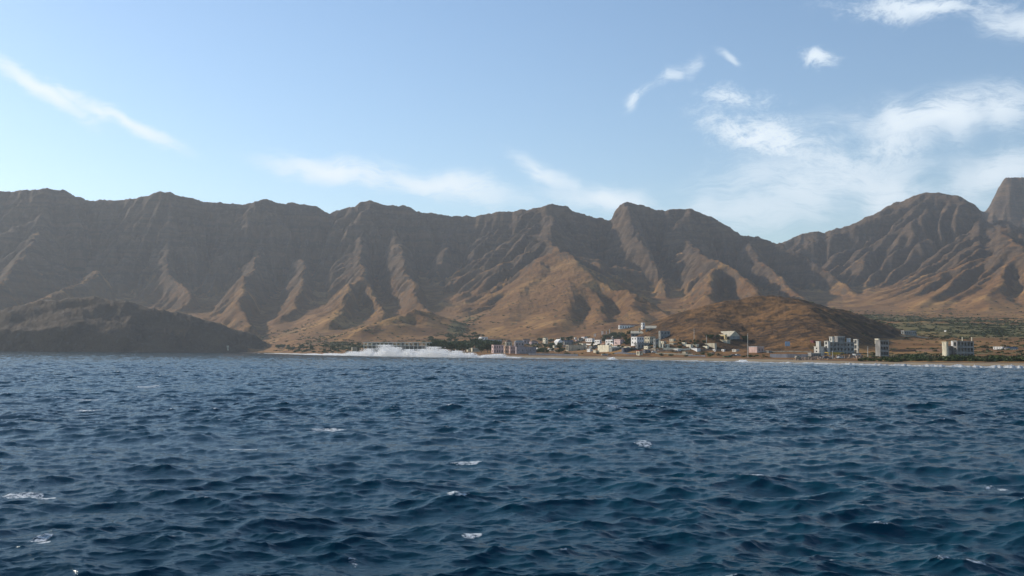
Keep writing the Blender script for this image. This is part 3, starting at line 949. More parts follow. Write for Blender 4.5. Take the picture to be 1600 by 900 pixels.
def house(name, label, cat, px0, pxm, px1, yb, yt, mat, roof='flat', roof_mat=None, rows=1, cf=3, cl=1, glazed=True, th=TH, D=None, depth=None,
          group=None, rh=None, fw=0.42, fh=0.42, front_mat=None, door=True):
    loc, w, d, h = place(px0, pxm, px1, yb, yt, th, D, depth)
    root = empty(name, loc, th)
    tag(root, label, cat, group)
    t = 0.3; F = -2.5
    if roof in ('gable', 'gabley', 'hip', 'shed') and rh is None: rh = h * 0.3
    hw = h - (rh or 0) - (0.35 if roof == 'flat' else 0)
    hf = grid_holes(0.4, w - 0.4, hw, rows, cf, fw, fh)
    hl = grid_holes(0.4, d - 0.4, hw, rows, cl, fw, fh)
    mb = MB()
    facade(mb, 'x', 0, w, F, hw, 0, t, hf)
    facade(mb, 'y', t, d, F, hw, 0, t, hl)
    mb.box(w - t, w, t, d, F, hw); mb.box(t, w - t, d - t, d, F, hw)
    for r_ in range(rows): mb.box(t, w - t, t, d - t, r_ * hw / rows - 0.1, r_ * hw / rows + 0.1)
    if roof == 'gabley': mb.poly([(0, 0, hw), (w, 0, hw), (w / 2, 0, h - 0.05), (0, t, hw), (w, t, hw), (w / 2, t, h - 0.05)], [(0, 1, 2), (3, 5, 4), (0, 2, 5, 3), (1, 4, 5, 2), (0, 3, 4, 1)])
    if roof == 'gable': mb.poly([(0, 0, hw), (0, d, hw), (0, d / 2, h - 0.05), (t, 0, hw), (t, d, hw), (t, d / 2, h - 0.05)], [(0, 2, 1), (3, 4, 5), (0, 3, 5, 2), (1, 2, 5, 4), (0, 1, 4, 3)])
    mb.build('wall', mat, root)
    rm = roof_mat or mat
    if roof == 'flat': MB().box(-0.2, w + 0.2, -0.2, d + 0.2, hw + 0.003, h).build('roof', rm, root)
    elif roof == 'shed':
        MB().poly([(-0.6, -0.6, hw), (w + 0.6, -0.6, hw), (w + 0.6, d + 0.6, h - 0.4), (-0.6, d + 0.6, h - 0.4), (-0.6, -0.6, hw + 0.4), (w + 0.6, -0.6, hw + 0.4), (w + 0.6, d + 0.6, h), (-0.6, d + 0.6, h)],
                  [(0, 3, 2, 1), (4, 5, 6, 7), (0, 1, 5, 4), (1, 2, 6, 5), (2, 3, 7, 6), (3, 0, 4, 7)]).build('roof', rm, root)
    elif roof == 'parapet':
        q = MB().box(t, w - t, t, d - t, hw - 0.9, hw - 0.7); q.build('roof', rm, root)
    elif roof == 'gable': MB().gable(0, w, 0, d, hw + 0.01, h - hw, 'x').build('roof', rm, root)
    elif roof == 'gabley': MB().gable(0, w, 0.02, d, hw + 0.01, h - hw, 'y', 0.15).build('roof', rm, root)
    elif roof == 'hip': MB().hip(0, w, 0, d, hw + 0.01, h - hw).build('roof', rm, root)
    if glazed:
        dd = door
        for i, (a, b, c_, e) in enumerate(hf):
            if dd and c_ < hw / max(rows, 1) and i == cf // 2:
                MB().box(a - 0.02, b + 0.02, 0.08, 0.14, c_ - 0.02, e + 0.02).build('door', M['wood'], root); dd = False; continue
            MB().box(a - 0.02, b + 0.02, 0.10, 0.15, c_ - 0.02, e + 0.02).build('window', M['glass'], root)
        for a, b, c_, e in hl: MB().box(0.10, 0.15, a - 0.02, b + 0.02, c_ - 0.02, e + 0.02).build('window', M['glass'], root)
    return root, w, d, h


EXTRA = 1
# 1 long white frame behind the surf
loc, w, d, h = place(568, 568, 666, 548.0, 534.6, math.radians(-22), D=1330, depth=9)
r_ = empty('building_frame', loc, math.radians(-22)); tag(r_, 'long two-storey open white concrete frame standing behind the breaking surf', 'building frame')
nb = 15
M['frame'] = plain('frame_white', (0.86, 0.83, 0.72), 0.05)
for k_ in range(nb + 1):
    for y_ in (0, d - 0.5):
        MB().box(k_ * (w - 0.5) / nb, k_ * (w - 0.5) / nb + 0.8, y_, y_ + 0.5, -3, h - 0.81).build('column', M['frame'], r_)
MB().box(-0.6, w + 3.5, -0.8, d + 0.4, h - 0.8, h).build('roof', M['frame'], r_)
MB().box(-0.3, w + 0.3, -0.5, d + 0.2, h * 0.56, h * 0.56 + 0.7).build('floor_slab', M['frame'], r_)
MB().box(0.5, w * 0.97, d * 0.75, d * 0.75 + 0.25, -2, h * 0.56).build('back_wall', M['grey_wall'], r_)
for a, b in ((0.12, 0.2), (0.36, 0.45), (0.56, 0.62), (0.8, 0.86)):
    MB().box(w * a, w * b, d * 0.5, d * 0.5 + 0.25, h * 0.56 + 0.7, h - 0.81).build('partition', M['grey_wall'], r_)

H = house
H('villa', 'white cubic house above the dark tree grove, long grey roof trailing right', 'house', 748, 752, 762, 536, 526.3, M['white'], 'parapet', rows=2, cf=2, cl=1)
H('shed', 'long grey low-pitched shed beside the white house over the grove', 'shed', 762, 763, 784, 538, 530.5, M['slate'], 'gable', M['grey_wall'], rows=1, cf=3, cl=0)
H('beach_hut', 'tiny white hut among the trees, leftmost of the shore huts', 'hut', 712, 713, 716, 549.5, 544.5, M['white'], 'flat', rows=1, cf=1, cl=0)
H('beach_hut', 'small cream roofless hut between tiny white hut and long pale hut', 'hut', 729, 731, 735, 549.5, 543.5, M['cream'], 'parapet', rows=1, cf=1, cl=1, glazed=False)
H('beach_hut', 'long pale cream hut with open front left of the pink apartments', 'hut', 736, 738, 750, 549.5, 543.5, M['cream'], 'flat', rows=1, cf=4, cl=0, fw=0.6, fh=0.6, glazed=False)
H('apartment_block', 'pink two-storey apartment row with dark doorways on the beach front', 'apartments', 768, 771, 787, 552, 538.6, M['pink'], 'flat', M['rose'], rows=2, cf=4, cl=1, fw=0.36, fh=0.55)
H('apartment_block', 'peach stair tower block in the middle of the beach apartments', 'apartments', 787, 789, 796, 552, 540.2, M['peach'], 'parapet', M['peach'], rows=2, cf=2, cl=1, fh=0.5)
H('apartment_block', 'rose and pink apartment row right of the peach tower', 'apartments', 796, 797, 806, 552.5, 540.5, M['rose'], 'flat', M['pink'], rows=2, cf=3, cl=1, fw=0.36, fh=0.55)
H('apartment_block', 'large plain mauve-grey block at the right end of beach apartments', 'apartments', 806, 807, 838, 553, 541.5, M['mauve'], 'flat', M['mauve'], rows=1, cf=5, cl=1, fw=0.14, fh=0.2)
H('cottage', 'house with steep brown pyramid roof behind the pink apartments', 'house', 789, 791, 800, 541, 530.5, M['beige'], 'hip', M['brown'], rows=1, cf=2, cl=1, rh=3.6)
H('cottage', 'mauve house with grey hipped roof behind the plain block', 'house', 803, 805, 819, 541.5, 531.8, M['mauve'], 'hip', M['grey_wall'], rows=1, cf=3, cl=1, rh=2.4)
H('cottage', 'brown gabled house, highest of the cluster above the apartments', 'house', 817, 818, 828, 537.5, 529.2, M['mauve'], 'gable', M['brown'], rows=1, cf=2, cl=1, rh=2.2)
H('cottage', 'small bright pink cottage with brown roof, right of the gabled house', 'house', 827, 830, 841, 538.5, 531.5, M['pink'], 'hip', M['brown'], rows=1, cf=2, cl=1, rh=2.4)
H('villa', 'narrow house half yellow half white standing tall in the trees', 'house', 848, 852, 856, 537, 528, M['cream'], 'parapet', rows=2, cf=1, cl=1)
# chapel
rt, w, d, h = H('chapel', 'small white chapel with pointed gable front among trees', 'chapel', 871.5, 872, 879.5, 539, 529.8, M['white'], 'gabley', M['white'], rows=1, cf=1, cl=0, rh=3.6, fw=0.22, fh=0.5, depth=14)
MB().box(w / 2 - 0.35, w / 2 + 0.35, 0, 0.6, h - 0.6, h + 1.0).box(w / 2 - 0.1, w / 2 + 0.1, 0.2, 0.4, h + 1.0, h + 2.2).box(w / 2 - 0.5, w / 2 + 0.5, 0.2, 0.4, h + 1.5, h + 1.7).build('belfry', M['white'], rt)
H('long_house', 'grey-roofed long house just right of the white chapel', 'house', 881, 882, 896, 539, 531.4, M['grey_wall'], 'gable', M['slate'], rows=1, cf=4, cl=0, rh=2)
H('hut', 'small white hut at the foot of the slope above long house', 'hut', 897, 898.5, 901, 530.5, 527, M['white'], 'flat', rows=1, cf=1, cl=0)
H('hut', 'small pinkish hut below the white hut, right of long house', 'hut', 899, 900.5, 903.5, 535, 530.8, M['pink'], 'flat', rows=1, cf=1, cl=0)
H('low_house', 'low house with brown roof between huts and white terrace houses', 'house', 903, 904, 912, 533, 527.6, M['beige'], 'hip', M['brown'], rows=1, cf=2, cl=0, rh=1.6)
H('terrace_house', 'leftmost flat white terrace house, grey front under a bright parapet', 'house', 915, 925, 929, 534.5, 528.8, M['white'], 'parapet', rows=1, cf=2, cl=3)
H('terrace_house', 'middle flat white terrace house, lower than the one at its left', 'house', 929, 937, 940, 537, 531, M['white'], 'parapet', rows=1, cf=1, cl=3)
H('terrace_house', 'long flat white terrace house joined to the pink house', 'house', 946, 957, 960, 537.5, 530.6, M['white'], 'parapet', rows=1, cf=1, cl=4)
H('villa', 'pale pink two-storey house with stepped roof beside dark trees', 'house', 959.5, 969, 976, 538.5, 530.2, M['pink'], 'parapet', rows=2, cf=2, cl=3, fw=0.3)
H('arcade_ruin', 'roofless arcade with pale pillars behind the dark beach wall', 'ruin', 884, 888, 918, 548.5, 538.8, M['beige'], 'none', rows=1, cf=9, cl=1, glazed=False, fw=0.7, fh=0.75)
H('warehouse', 'cream windowless warehouse with sunlit side facing the beach', 'warehouse', 934, 951, 956, 549.5, 539.2, M['cream'], 'parapet', rows=1, cf=0, cl=0)
H('warehouse', 'long low grey warehouse right behind the cream one', 'warehouse', 952, 956, 974, 549.5, 541.5, M['grey_wall'], 'gable', M['beige'], rows=1, cf=4, cl=0, fw=0.2, rh=1.4)
H('warehouse', 'dark slate-blue warehouse in the middle of the beach front', 'warehouse', 972, 974, 997, 551.5, 543.2, M['slate'], 'flat', M['slate'], rows=1, cf=4, cl=1, fw=0.2)
# villa with tiled roof
rt, w, d, h = H('villa', 'long white villa with red tiled roof at the top of village', 'villa', 966, 968, 1003, 514.5, 506.0, M['white'], 'hip', M['tile'], rows=1, cf=9, cl=1, rh=2.4)
H('tower', 'small white tower with round cap at right end of tiled villa', 'tower', 1002, 1004, 1007.5, 515, 504.2, M['white'], 'parapet', rows=2, cf=1, cl=1, fh=0.35)
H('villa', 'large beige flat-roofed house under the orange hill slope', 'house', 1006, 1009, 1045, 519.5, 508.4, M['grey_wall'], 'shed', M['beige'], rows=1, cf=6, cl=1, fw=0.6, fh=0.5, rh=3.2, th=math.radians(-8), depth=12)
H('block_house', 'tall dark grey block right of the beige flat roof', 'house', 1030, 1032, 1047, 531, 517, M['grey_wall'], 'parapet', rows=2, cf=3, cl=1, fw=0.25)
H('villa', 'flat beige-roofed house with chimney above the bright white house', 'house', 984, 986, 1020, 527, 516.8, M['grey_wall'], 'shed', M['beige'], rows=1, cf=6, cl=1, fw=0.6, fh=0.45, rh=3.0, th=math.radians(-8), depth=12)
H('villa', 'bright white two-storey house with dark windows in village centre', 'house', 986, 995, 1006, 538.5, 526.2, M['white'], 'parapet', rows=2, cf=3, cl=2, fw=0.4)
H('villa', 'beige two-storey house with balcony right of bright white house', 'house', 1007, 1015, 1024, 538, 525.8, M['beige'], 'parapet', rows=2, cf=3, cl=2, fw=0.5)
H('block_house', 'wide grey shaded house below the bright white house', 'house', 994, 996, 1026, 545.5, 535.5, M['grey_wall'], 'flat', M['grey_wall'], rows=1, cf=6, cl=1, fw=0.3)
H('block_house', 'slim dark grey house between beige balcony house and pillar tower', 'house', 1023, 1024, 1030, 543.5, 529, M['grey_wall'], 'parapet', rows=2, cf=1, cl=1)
H('tower', 'slim cream tower with lower annex beside the cream row', 'tower', 1030, 1031.3, 1032.5, 544, 532, M['cream'], 'parapet', rows=1, cf=0, cl=0)
H('low_house', 'cream cube house at the foot of the slim tower', 'house', 1031.5, 1035.5, 1037.5, 544, 537.6, M['cream'], 'parapet', rows=1, cf=1, cl=1)
H('low_house', 'cream cube house between tower cube and the long cream row', 'house', 1039, 1043.5, 1046, 544, 537.6, M['cream'], 'parapet', rows=1, cf=1, cl=1)
H('low_house', 'long cream row of flats with a raised box on top', 'house', 1048, 1079, 1083, 544, 538.2, M['cream'], 'parapet', rows=1, cf=1, cl=7, fw=0.16)
H('low_house', 'small cream rooftop house standing behind the long cream row', 'house', 1061, 1070, 1073, 541, 535.0, M['cream'], 'parapet', rows=1, cf=1, cl=1, fw=0.2)
H('container', 'white ribbed cargo container on the ground above the beach', 'container', 1076, 1089, 1094.5, 549.8, 543.6, M['white'], 'flat', M['sheet'], rows=1, cf=0, cl=0)
H('warehouse', 'long grey-green metal shed with sheet roof behind cream shed', 'warehouse', 1094, 1117, 1120, 545.5, 536.2, M['beige'], 'parapet', M['sheet'], rows=1, cf=0, cl=0)
H('warehouse', 'low cream shed in front of the grey-green metal shed', 'shed', 1088, 1105, 1108, 545.5, 540.6, M['cream'], 'parapet', rows=1, cf=0, cl=0)
# hall on the hill
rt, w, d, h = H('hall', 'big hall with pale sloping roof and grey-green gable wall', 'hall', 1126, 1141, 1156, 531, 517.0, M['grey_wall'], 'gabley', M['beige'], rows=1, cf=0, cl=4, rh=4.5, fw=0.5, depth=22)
H('annex', 'sunlit yellow annex with purple doorway in front of hall', 'annex', 1123, 1133, 1136, 531, 522.4, M['ochre'], 'flat', M['cream'], rows=1, cf=1, cl=1, fw=0.7, fh=0.45, glazed=False)
H('terrace', 'ochre retaining terrace with pale rim below the hall', 'terrace', 1104, 1136, 1141, 537, 530.6, M['beige'], 'flat', M['ochre'], rows=1, cf=0, cl=0)
H('shed', 'reddish shed with white roof beside the tall utility pole', 'shed', 1170, 1183, 1194, 551.5, 541.4, M['rose'], 'flat', M['sheet'], rows=1, cf=2, cl=0, fw=0.3)
H('hut', 'tiny white hut left of two by the roadside field', 'hut', 1115, 1117.5, 1119, 549.5, 545.4, M['white'], 'flat', rows=1, cf=0, cl=1)
H('hut', 'tiny white open hut right of two by the roadside field', 'hut', 1127.5, 1131, 1133, 549.5, 545.6, M['white'], 'flat', rows=1, cf=1, cl=1, fw=0.6, glazed=False)
H('hut', 'maroon hut with pink side wall behind the unfinished complex', 'hut', 1267, 1271, 1278, 537, 531.8, M['maroon'], 'flat', M['maroon'], rows=1, cf=1, cl=0)
H('farmhouse', 'blue-grey farmhouse with white end wall on green slope', 'farmhouse', 1408, 1413, 1432, 523.5, 516.5, M['grey_wall'], 'flat', M['sheet'], rows=1, cf=6, cl=1, fw=0.4)
H('water_tank', 'tiny white tank alone on the green plain above frame building', 'tank', 1477, 1478.5, 1480, 519.5, 516.2, M['white'], 'flat', rows=1, cf=0, cl=0, D=1300, depth=2)
H('low_house', 'long low white house with curved roof near right edge', 'house', 1552, 1566, 1568, 546, 541.6, M['white'], 'flat', rows=1, cf=1, cl=5, fw=0.5)
H('low_house', 'short white house with slate roof at far right', 'house', 1569, 1576, 1591, 546.5, 541.8, M['white'], 'gable', M['slate'], rows=1, cf=4, cl=1, rh=1.4)
H('arch_house', 'cream arched kiosk with red awning standing on the beach', 'kiosk', 994.5, 999, 1004.5, 555.5, 547.8, M['cream'], 'flat', M['red'], rows=1, cf=1, cl=1, fw=0.6, fh=0.7, glazed=False)
H('store_house', 'small dark store with white window beside the arched kiosk', 'store', 1006, 1008, 1016, 552.5, 546.6, M['slate'], 'flat', M['grey_wall'], rows=1, cf=1, cl=1, fw=0.3)
H('ruin', 'broken pale wall of a ruin standing at the left of surf', 'ruin', 549.5, 550.2, 558, 549.5, 542.2, M['beige'], 'none', rows=1, cf=1, cl=0, glazed=False, D=1350)
H('ruin', 'pale ruined tower stump at the foot of the headland', 'ruin', 354, 355, 357.5, 549.0, 540.0, M['beige'], 'none', rows=1, cf=1, cl=0, glazed=False)

for (a, b, c_, yb_, yt_, mt, rf, lb) in (
    (838, 842, 846, 547.5, 543.2, 'white', 'flat', 'small white house low among the garden trees, left of chapel'),
    (856, 862, 866, 548, 544.4, 'white', 'parapet', 'low white house directly below the white chapel'),
    (866, 870, 874, 549.5, 545.6, 'beige', 'hip', 'small beige cottage with tiled roof at the dark beach wall'),
    (905, 911, 916, 541, 536.6, 'cream', 'flat', 'cream cottage between the arcade and white terrace houses'),
    (920, 925, 933, 545.5, 541, 'grey_wall', 'parapet', 'grey low house at the right end of the pillared arcade'),
    (938, 944, 948, 539.8, 536.2, 'beige', 'hip', 'beige cottage with small roof above the cream warehouse'),
    (959, 964, 970, 544, 540.4, 'white', 'flat', 'small white house just below the pale pink house'),
    (975, 979, 986, 545.5, 541.5, 'cream', 'flat', 'cream hut under the dark trees beside bright white house'),
    (1046, 1052, 1058, 539.5, 535.4, 'beige', 'flat', 'beige house behind the left end of long cream row'),
    (1031, 1037, 1041, 537.5, 533.2, 'cream', 'parapet', 'cream rooftop cottage behind the two cream cubes'),
    (1083, 1088, 1092, 541.5, 537.6, 'cream', 'flat', 'small cream house between long row and metal shed'),
    (1108, 1113, 1117, 553.5, 550.4, 'rubble', 'flat', 'brown low hut near the sand below the white huts'),
    (893, 899, 903, 546.5, 542.6, 'white', 'parapet', 'white cube house beside the left end of the arcade'),
    (917, 922, 926, 549.5, 545.2, 'white', 'flat', 'white beach cottage between arcade and cream warehouse'),
    (927, 931, 934, 551, 547.2, 'cream', 'flat', 'cream beach cottage touching the cream warehouse'),
    (1006, 1012, 1018, 545.5, 540.6, 'cream', 'parapet', 'cream house in front of the wide grey shaded house'),
    (1018, 1024, 1029, 549, 544.6, 'beige', 'flat', 'beige house below the slim dark grey house'),
    (1052, 1059, 1064, 549.5, 545.4, 'white', 'flat', 'white house in front of the long cream row'),
    (1066, 1071, 1075, 553, 549.4, 'beige', 'flat', 'low beige house under the white cargo container'),
    (1046, 1052, 1056, 533.5, 529.4, 'beige', 'parapet', 'beige house alone at the foot of knoll above the cream row'),
    (953, 958, 963, 529.5, 525.4, 'white', 'flat', 'white house among green trees below the white pillars'),
    (908, 913, 918, 529, 525, 'white', 'hip', 'small white house with tiled roof above the terrace houses'),
    (1144, 1150, 1155, 549.5, 545.6, 'pale_concrete', 'flat', 'pale concrete house between white huts and utility pole'),
    (862, 866, 870, 543.4, 539.6, 'cream', 'flat', 'cream cottage left of the white chapel among trees'),
    (1196, 1201, 1206, 551.5, 547.6, 'concrete', 'flat', 'grey hut right of the reddish shed')):
    H('cottage', lb, 'house', a, b, c_, yb_, yt_, M[mt], rf, M['tile'] if rf == 'hip' else M[mt], rows=1, cf=2, cl=2, rh=1.3 if rf == 'hip' else None, fw=0.3)
# unfinished complex: several bare concrete blocks
G1 = 'unfinished concrete blocks of the beach complex'
H('unfinished_block', 'white-sided stair tower at left end of unfinished complex', 'building shell', 1272, 1280, 1287, 556.5, 541.2, M['pale_concrete'], 'flat', M['pale_concrete'], rows=3, cf=2, cl=1, glazed=False, group=G1, fw=0.3)
H('unfinished_block', 'slim taller white fin rising behind the left stair tower', 'building shell', 1277, 1280, 1283, 556, 533, M['pale_concrete'], 'flat', M['pale_concrete'], rows=4, cf=1, cl=0, glazed=False, group=G1, fw=0.3)
H('unfinished_block', 'main grey concrete block with rows of empty window holes', 'building shell', 1289, 1296, 1335, 556.5, 534.2, M['concrete'], 'flat', M['concrete'], rows=3, cf=7, cl=1, glazed=False, group=G1, fw=0.45, fh=0.5, D=775)
H('unfinished_block', 'lower grey wing between fin and main concrete block', 'building shell', 1283, 1284, 1292, 556.5, 542.2, M['concrete'], 'flat', M['concrete'], rows=2, cf=2, cl=0, glazed=False, group=G1, D=770)
H('rooftop_room', 'pale cubic room on the roof of main concrete block', 'rooftop room', 1297, 1300.5, 1303.5, 534.4, 526.0, M['pale_concrete'], 'flat', M['pale_concrete'], rows=1, cf=1, cl=1, glazed=False, group=G1, D=778, fw=0.5)
H('rooftop_room', 'slim white stair head, tallest piece on main concrete block', 'rooftop room', 1306.5, 1309, 1320, 534.4, 525.4, M['concrete'], 'flat', M['pale_concrete'], rows=1, cf=3, cl=0, glazed=False, group=G1, D=784, fw=0.5)
H('rooftop_room', 'small white chimney room at right of the main block roof', 'rooftop room', 1326, 1327.6, 1329, 534.4, 528.3, M['white'], 'flat', rows=1, cf=0, cl=0, group=G1, D=784, depth=2)
H('unfinished_block', 'tall open front bay with white left edge on the complex', 'building shell', 1288, 1294, 1297, 552, 532.6, M['pale_concrete'], 'flat', M['pale_concrete'], rows=3, cf=0, cl=1, glazed=False, group=G1, fw=0.6, fh=0.6, D=770)
H('unfinished_block', 'pale open column of balconies right of the main block', 'building shell', 1334, 1340, 1342, 553.5, 529.8, M['pale_concrete'], 'flat', M['pale_concrete'], rows=3, cf=1, cl=1, glazed=False, group=G1, fw=0.75, fh=0.72, D=790)
H('low_block', 'low pale block at the front left corner of the complex', 'building shell', 1264, 1267.5, 1283, 560, 551.4, M['concrete'], 'flat', M['pale_concrete'], rows=1, cf=5, cl=0, glazed=False, fw=0.6, fh=0.5, D=715)
H('unfinished_tower', 'cream-sided concrete tower standing alone right of complex', 'building shell', 1368, 1375.5, 1389, 556.5, 531.2, M['concrete'], 'flat', M['concrete'], rows=3, cf=3, cl=0, glazed=False, fw=0.75, fh=0.6, D=700)
H('rooftop_room', 'raised cream stair room on top of the lone concrete tower', 'rooftop room', 1368, 1372.5, 1374.2, 531.4, 529.0, M['cream'], 'flat', rows=1, cf=0, cl=0, D=706)
H('site_cabin', 'white and slate cabin at the right foot of the complex', 'cabin', 1332, 1337, 1345, 560, 552, M['sheet'], 'flat', M['slate'], rows=1, cf=2, cl=1, D=715)
# two-storey frame building at right
G2 = 'parts of the frame building'
H('unfinished_tower', 'cream stair tower at the left end of frame building', 'building shell', 1473, 1479, 1482, 560, 533.8, M['cream'], 'flat', M['cream'], rows=3, cf=1, cl=0, glazed=False, fw=0.3, D=640)
rt, w, d, h = H('frame_building', 'slate concrete frame building with two rows of open bays', 'building shell', 1494, 1496, 1522, 560, 532.6, M['concrete'], 'flat', M['concrete'], rows=3, cf=5, cl=1, glazed=False, fw=0.72, fh=0.66, D=640)
for u_ in (0.33, 0.9): MB().box(w * u_, w * u_ + 0.4, 0.2, 0.6, h + 0.003, h + 2.4).build('rod', M['cream'], rt)
H('frame_building', 'lower wing joining stair tower and slate frame building', 'building shell', 1481, 1482, 1495, 560, 540.5, M['concrete'], 'flat', M['concrete'], rows=2, cf=3, cl=0, glazed=False, fw=0.4, D=643)
H('rooftop_room', 'white parapet room on the lower wing of frame building', 'rooftop room', 1486, 1494, 1495.3, 541.2, 532.4, M['white'], 'parapet', rows=1, cf=0, cl=1, D=650, glazed=False, fw=0.3)

# yellow scaffold canopy
loc, w, d, h = place(1294, 1294, 1319, 559, 550.3, TH, D=735, depth=4)
r_ = empty('canopy', loc, TH); tag(r_, 'yellow canopy on thin posts in front of the main concrete block', 'canopy')
MB().box(0, w, 0, d, h - 0.5, h).build('roof', M['yellow'], r_)
MB().box(w * 0.25, w * 0.75, 0.1, 0.3, h - 1.6, h - 0.5).build('valance', M['yellow'], r_)
for k_ in range(6): MB().box(k_ * (w - 0.3) / 5, k_ * (w - 0.3) / 5 + 0.3, 0, 0.3, -1, h - 0.5).build('post', M['yellow'], r_)
# billboard
loc, w, d, h = place(1227, 1227, 1234.5, 544.5, 533.8, math.radians(10), depth=1)
r_ = empty('billboard', loc, math.radians(10)); tag(r_, 'pale blue and white panelled billboard standing alone on brown ground', 'billboard')
MB().box(0, w, 0, 0.2, h * 0.35, h).build('panel', M['blue'], r_)
for i in range(3):
    for j in range(2):
        MB().box(w * (0.1 + 0.29 * i), w * (0.1 + 0.29 * i) + w * 0.2, -0.03, -0.003, h * (0.42 + 0.3 * j), h * (0.42 + 0.3 * j) + h * 0.2).build('poster', M['sheet'], r_)
for u_ in (0.1, 0.85): MB().box(w * u_, w * u_ + 0.25, 0.2, 0.45, -1, h * 0.9).build('post', M['wood'], r_)
# utility poles
GP = 'utility poles of the village'
for px, yb, yt, lb in ((1168.5, 559, 521, 'tallest utility pole, beside the reddish shed'), (1104, 537, 524, 'short utility pole at the left end of ochre terrace'),
                       (1084.5, 531, 513, 'utility pole on the slope under the small hill'), (1356, 558, 541, 'utility pole between the complex and the lone tower'),
                       (1301, 561, 548, 'thin pole on the beach in front of concrete complex')):
    x, y, z = hit(px, yb); h = ray_xy(px, yt, y)[2] - z
    r_ = empty('utility_pole', (x, y, z), 0.3); tag(r_, lb, 'pole', GP)
    MB().tube([(0, 0, -1), (0, 0, h * 0.5), (0, 0, h)], [0.24, 0.2, 0.16], 6).build('pole', M['pale_concrete'], r_)
    MB().box(-1.1, 1.1, -0.08, 0.08, h - 0.9, h - 0.7).build('crossarm', M['wood'], r_)
# white gate pillars above terrace houses
for i, (px, yb, yt, lb) in enumerate(((928.4, 526, 521.6, 'left pillar of the lowest white pair above terrace houses'), (930.4, 526, 521.6, 'right pillar of the lowest white pair above terrace houses'),
                          (940.2, 523.6, 517.6, 'tall white pillar left of the middle pair on the slope'), (942.0, 522.5, 518, 'short white pillar right in the middle pair on the slope'),
                          (947.4, 522, 517.4, 'single white pillar between the middle pair and the trees'), (952.4, 521, 514.6, 'tallest white pillar, next to the green trees'))):
    x, y, z = hit(px, yb); h = ray_xy(px, yt, y)[2] - z
    o = MB().box(-0.45, 0.45, -0.45, 0.45, -1, h).box(-0.6, 0.6, -0.6, 0.6, h, h + 0.25).build('gate_pillar', M['white'])
    o.location = (x, y, z); tag(o, lb, 'pillar', 'white pillars on the slope')
# chimney on beige roof
x, y, z = hit(999.2, 527)
o = MB().box(-0.7, 0.7, -0.7, 0.7, 0, 4.0).box(-0.9, 0.9, -0.9, 0.9, 4.0, 4.3).build('chimney_stack', M['beige'])
zz = ray_xy(999.2, 519.0, y + 6)[2]; o.location = (ray_xy(999.2, 519, y + 6)[0], y + 6, zz); tag(o, 'beige chimney stack standing on the flat beige roof', 'chimney')


def wall_run(label, pts, top, mat, th=0.35, name='boundary_wall', group=None):
    """a wall following the ground through several picture positions"""
    mb = MB()
    P3 = []
    for a, b in zip(pts[:-1], pts[1:]):
        p, q = hit(*a), hit(*b)
        n = max(2, int(math.hypot(q[0] - p[0], q[1] - p[1]) / 6))
        for i in range(n):
            P3.append((p[0] + (q[0] - p[0]) * i / n, p[1] + (q[1] - p[1]) * i / n))
    P3.append(hit(*pts[-1])[:2])
    gz = ground(np.array([p[0] for p in P3]), np.array([p[1] for p in P3]))
    vs_ = []
    for (x, y), z in zip(P3, gz):
        vs_ += [(x, y, z - 1.0), (x, y, z + top), (x + th, y + th, z + top), (x + th, y + th, z - 1.0)]
    fs = []
    for i in range(len(P3) - 1):
        b = i * 4
        for k in range(4): fs.append((b + k, b + (k + 1) % 4, b + 4 + (k + 1) % 4, b + 4 + k))
    fs.append((0, 3, 2, 1)); b = (len(P3) - 1) * 4; fs.append((b, b + 1, b + 2, b + 3))
    mb.poly(vs_, fs)
    return tag(mb.build(name, mat), label, 'wall', group)


wall_run('long dark stone wall along the top of beach below the chapel', [(826, 554.6), (860, 555.2), (903, 556.2)], 1.7, M['slate'])
wall_run('brown stone wall below the grey and beige village houses', [(1003, 549), (1030, 549.5), (1060, 550.5)], 1.5, M['rubble'])
wall_run('low pale wall at beach edge right of the arched kiosk', [(1024, 553), (1055, 554), (1082, 555)], 1.0, M['beige'])
wall_run('low slate wall above the sand below the white container', [(1071, 556.4), (1095, 556.8), (1102, 557.4)], 1.0, M['slate'])
wall_run('long dark embankment wall left of the unfinished concrete complex', [(1203, 558.6), (1230, 559), (1262, 559.4)], 2.6, M['slate'])
wall_run('thin pale fence line across the brown field behind complex', [(1186, 550), (1225, 550.4), (1268, 551)], 0.8, M['beige'])
wall_run('brown boundary wall in the field left of the frame building', [(1393, 549.5), (1430, 549), (1470, 549.2)], 1.5, M['brown'])
wall_run('pale track wall running past the farmhouse on green slope', [(1406, 524.4), (1428, 525.4), (1452, 529)], 0.9, M['beige'])


wall_run('grey yard wall running from the chapel to the terrace houses', [(880, 542), (900, 541.5), (916, 540.5)], 1.6, M['grey_wall'])
wall_run('pale garden wall in front of the white terrace houses', [(914, 538.5), (935, 539), (958, 540)], 1.4, M['white'])
wall_run('beige yard wall between cream warehouse and pink house', [(948, 543), (970, 543.5), (985, 544)], 1.4, M['beige'])
wall_run('dark rubble wall stepping down below the ochre terrace', [(1086, 546.5), (1110, 547.5), (1126, 548.5)], 1.2, M['rubble'])
wall_run('cream yard wall in front of the long cream row', [(1036, 546.5), (1060, 547), (1078, 547.3)], 1.5, M['cream'])
wall_run('slate yard wall just above the sand below the slate warehouse', [(960, 553.3), (980, 553.6), (996, 554)], 1.3, M['slate'])

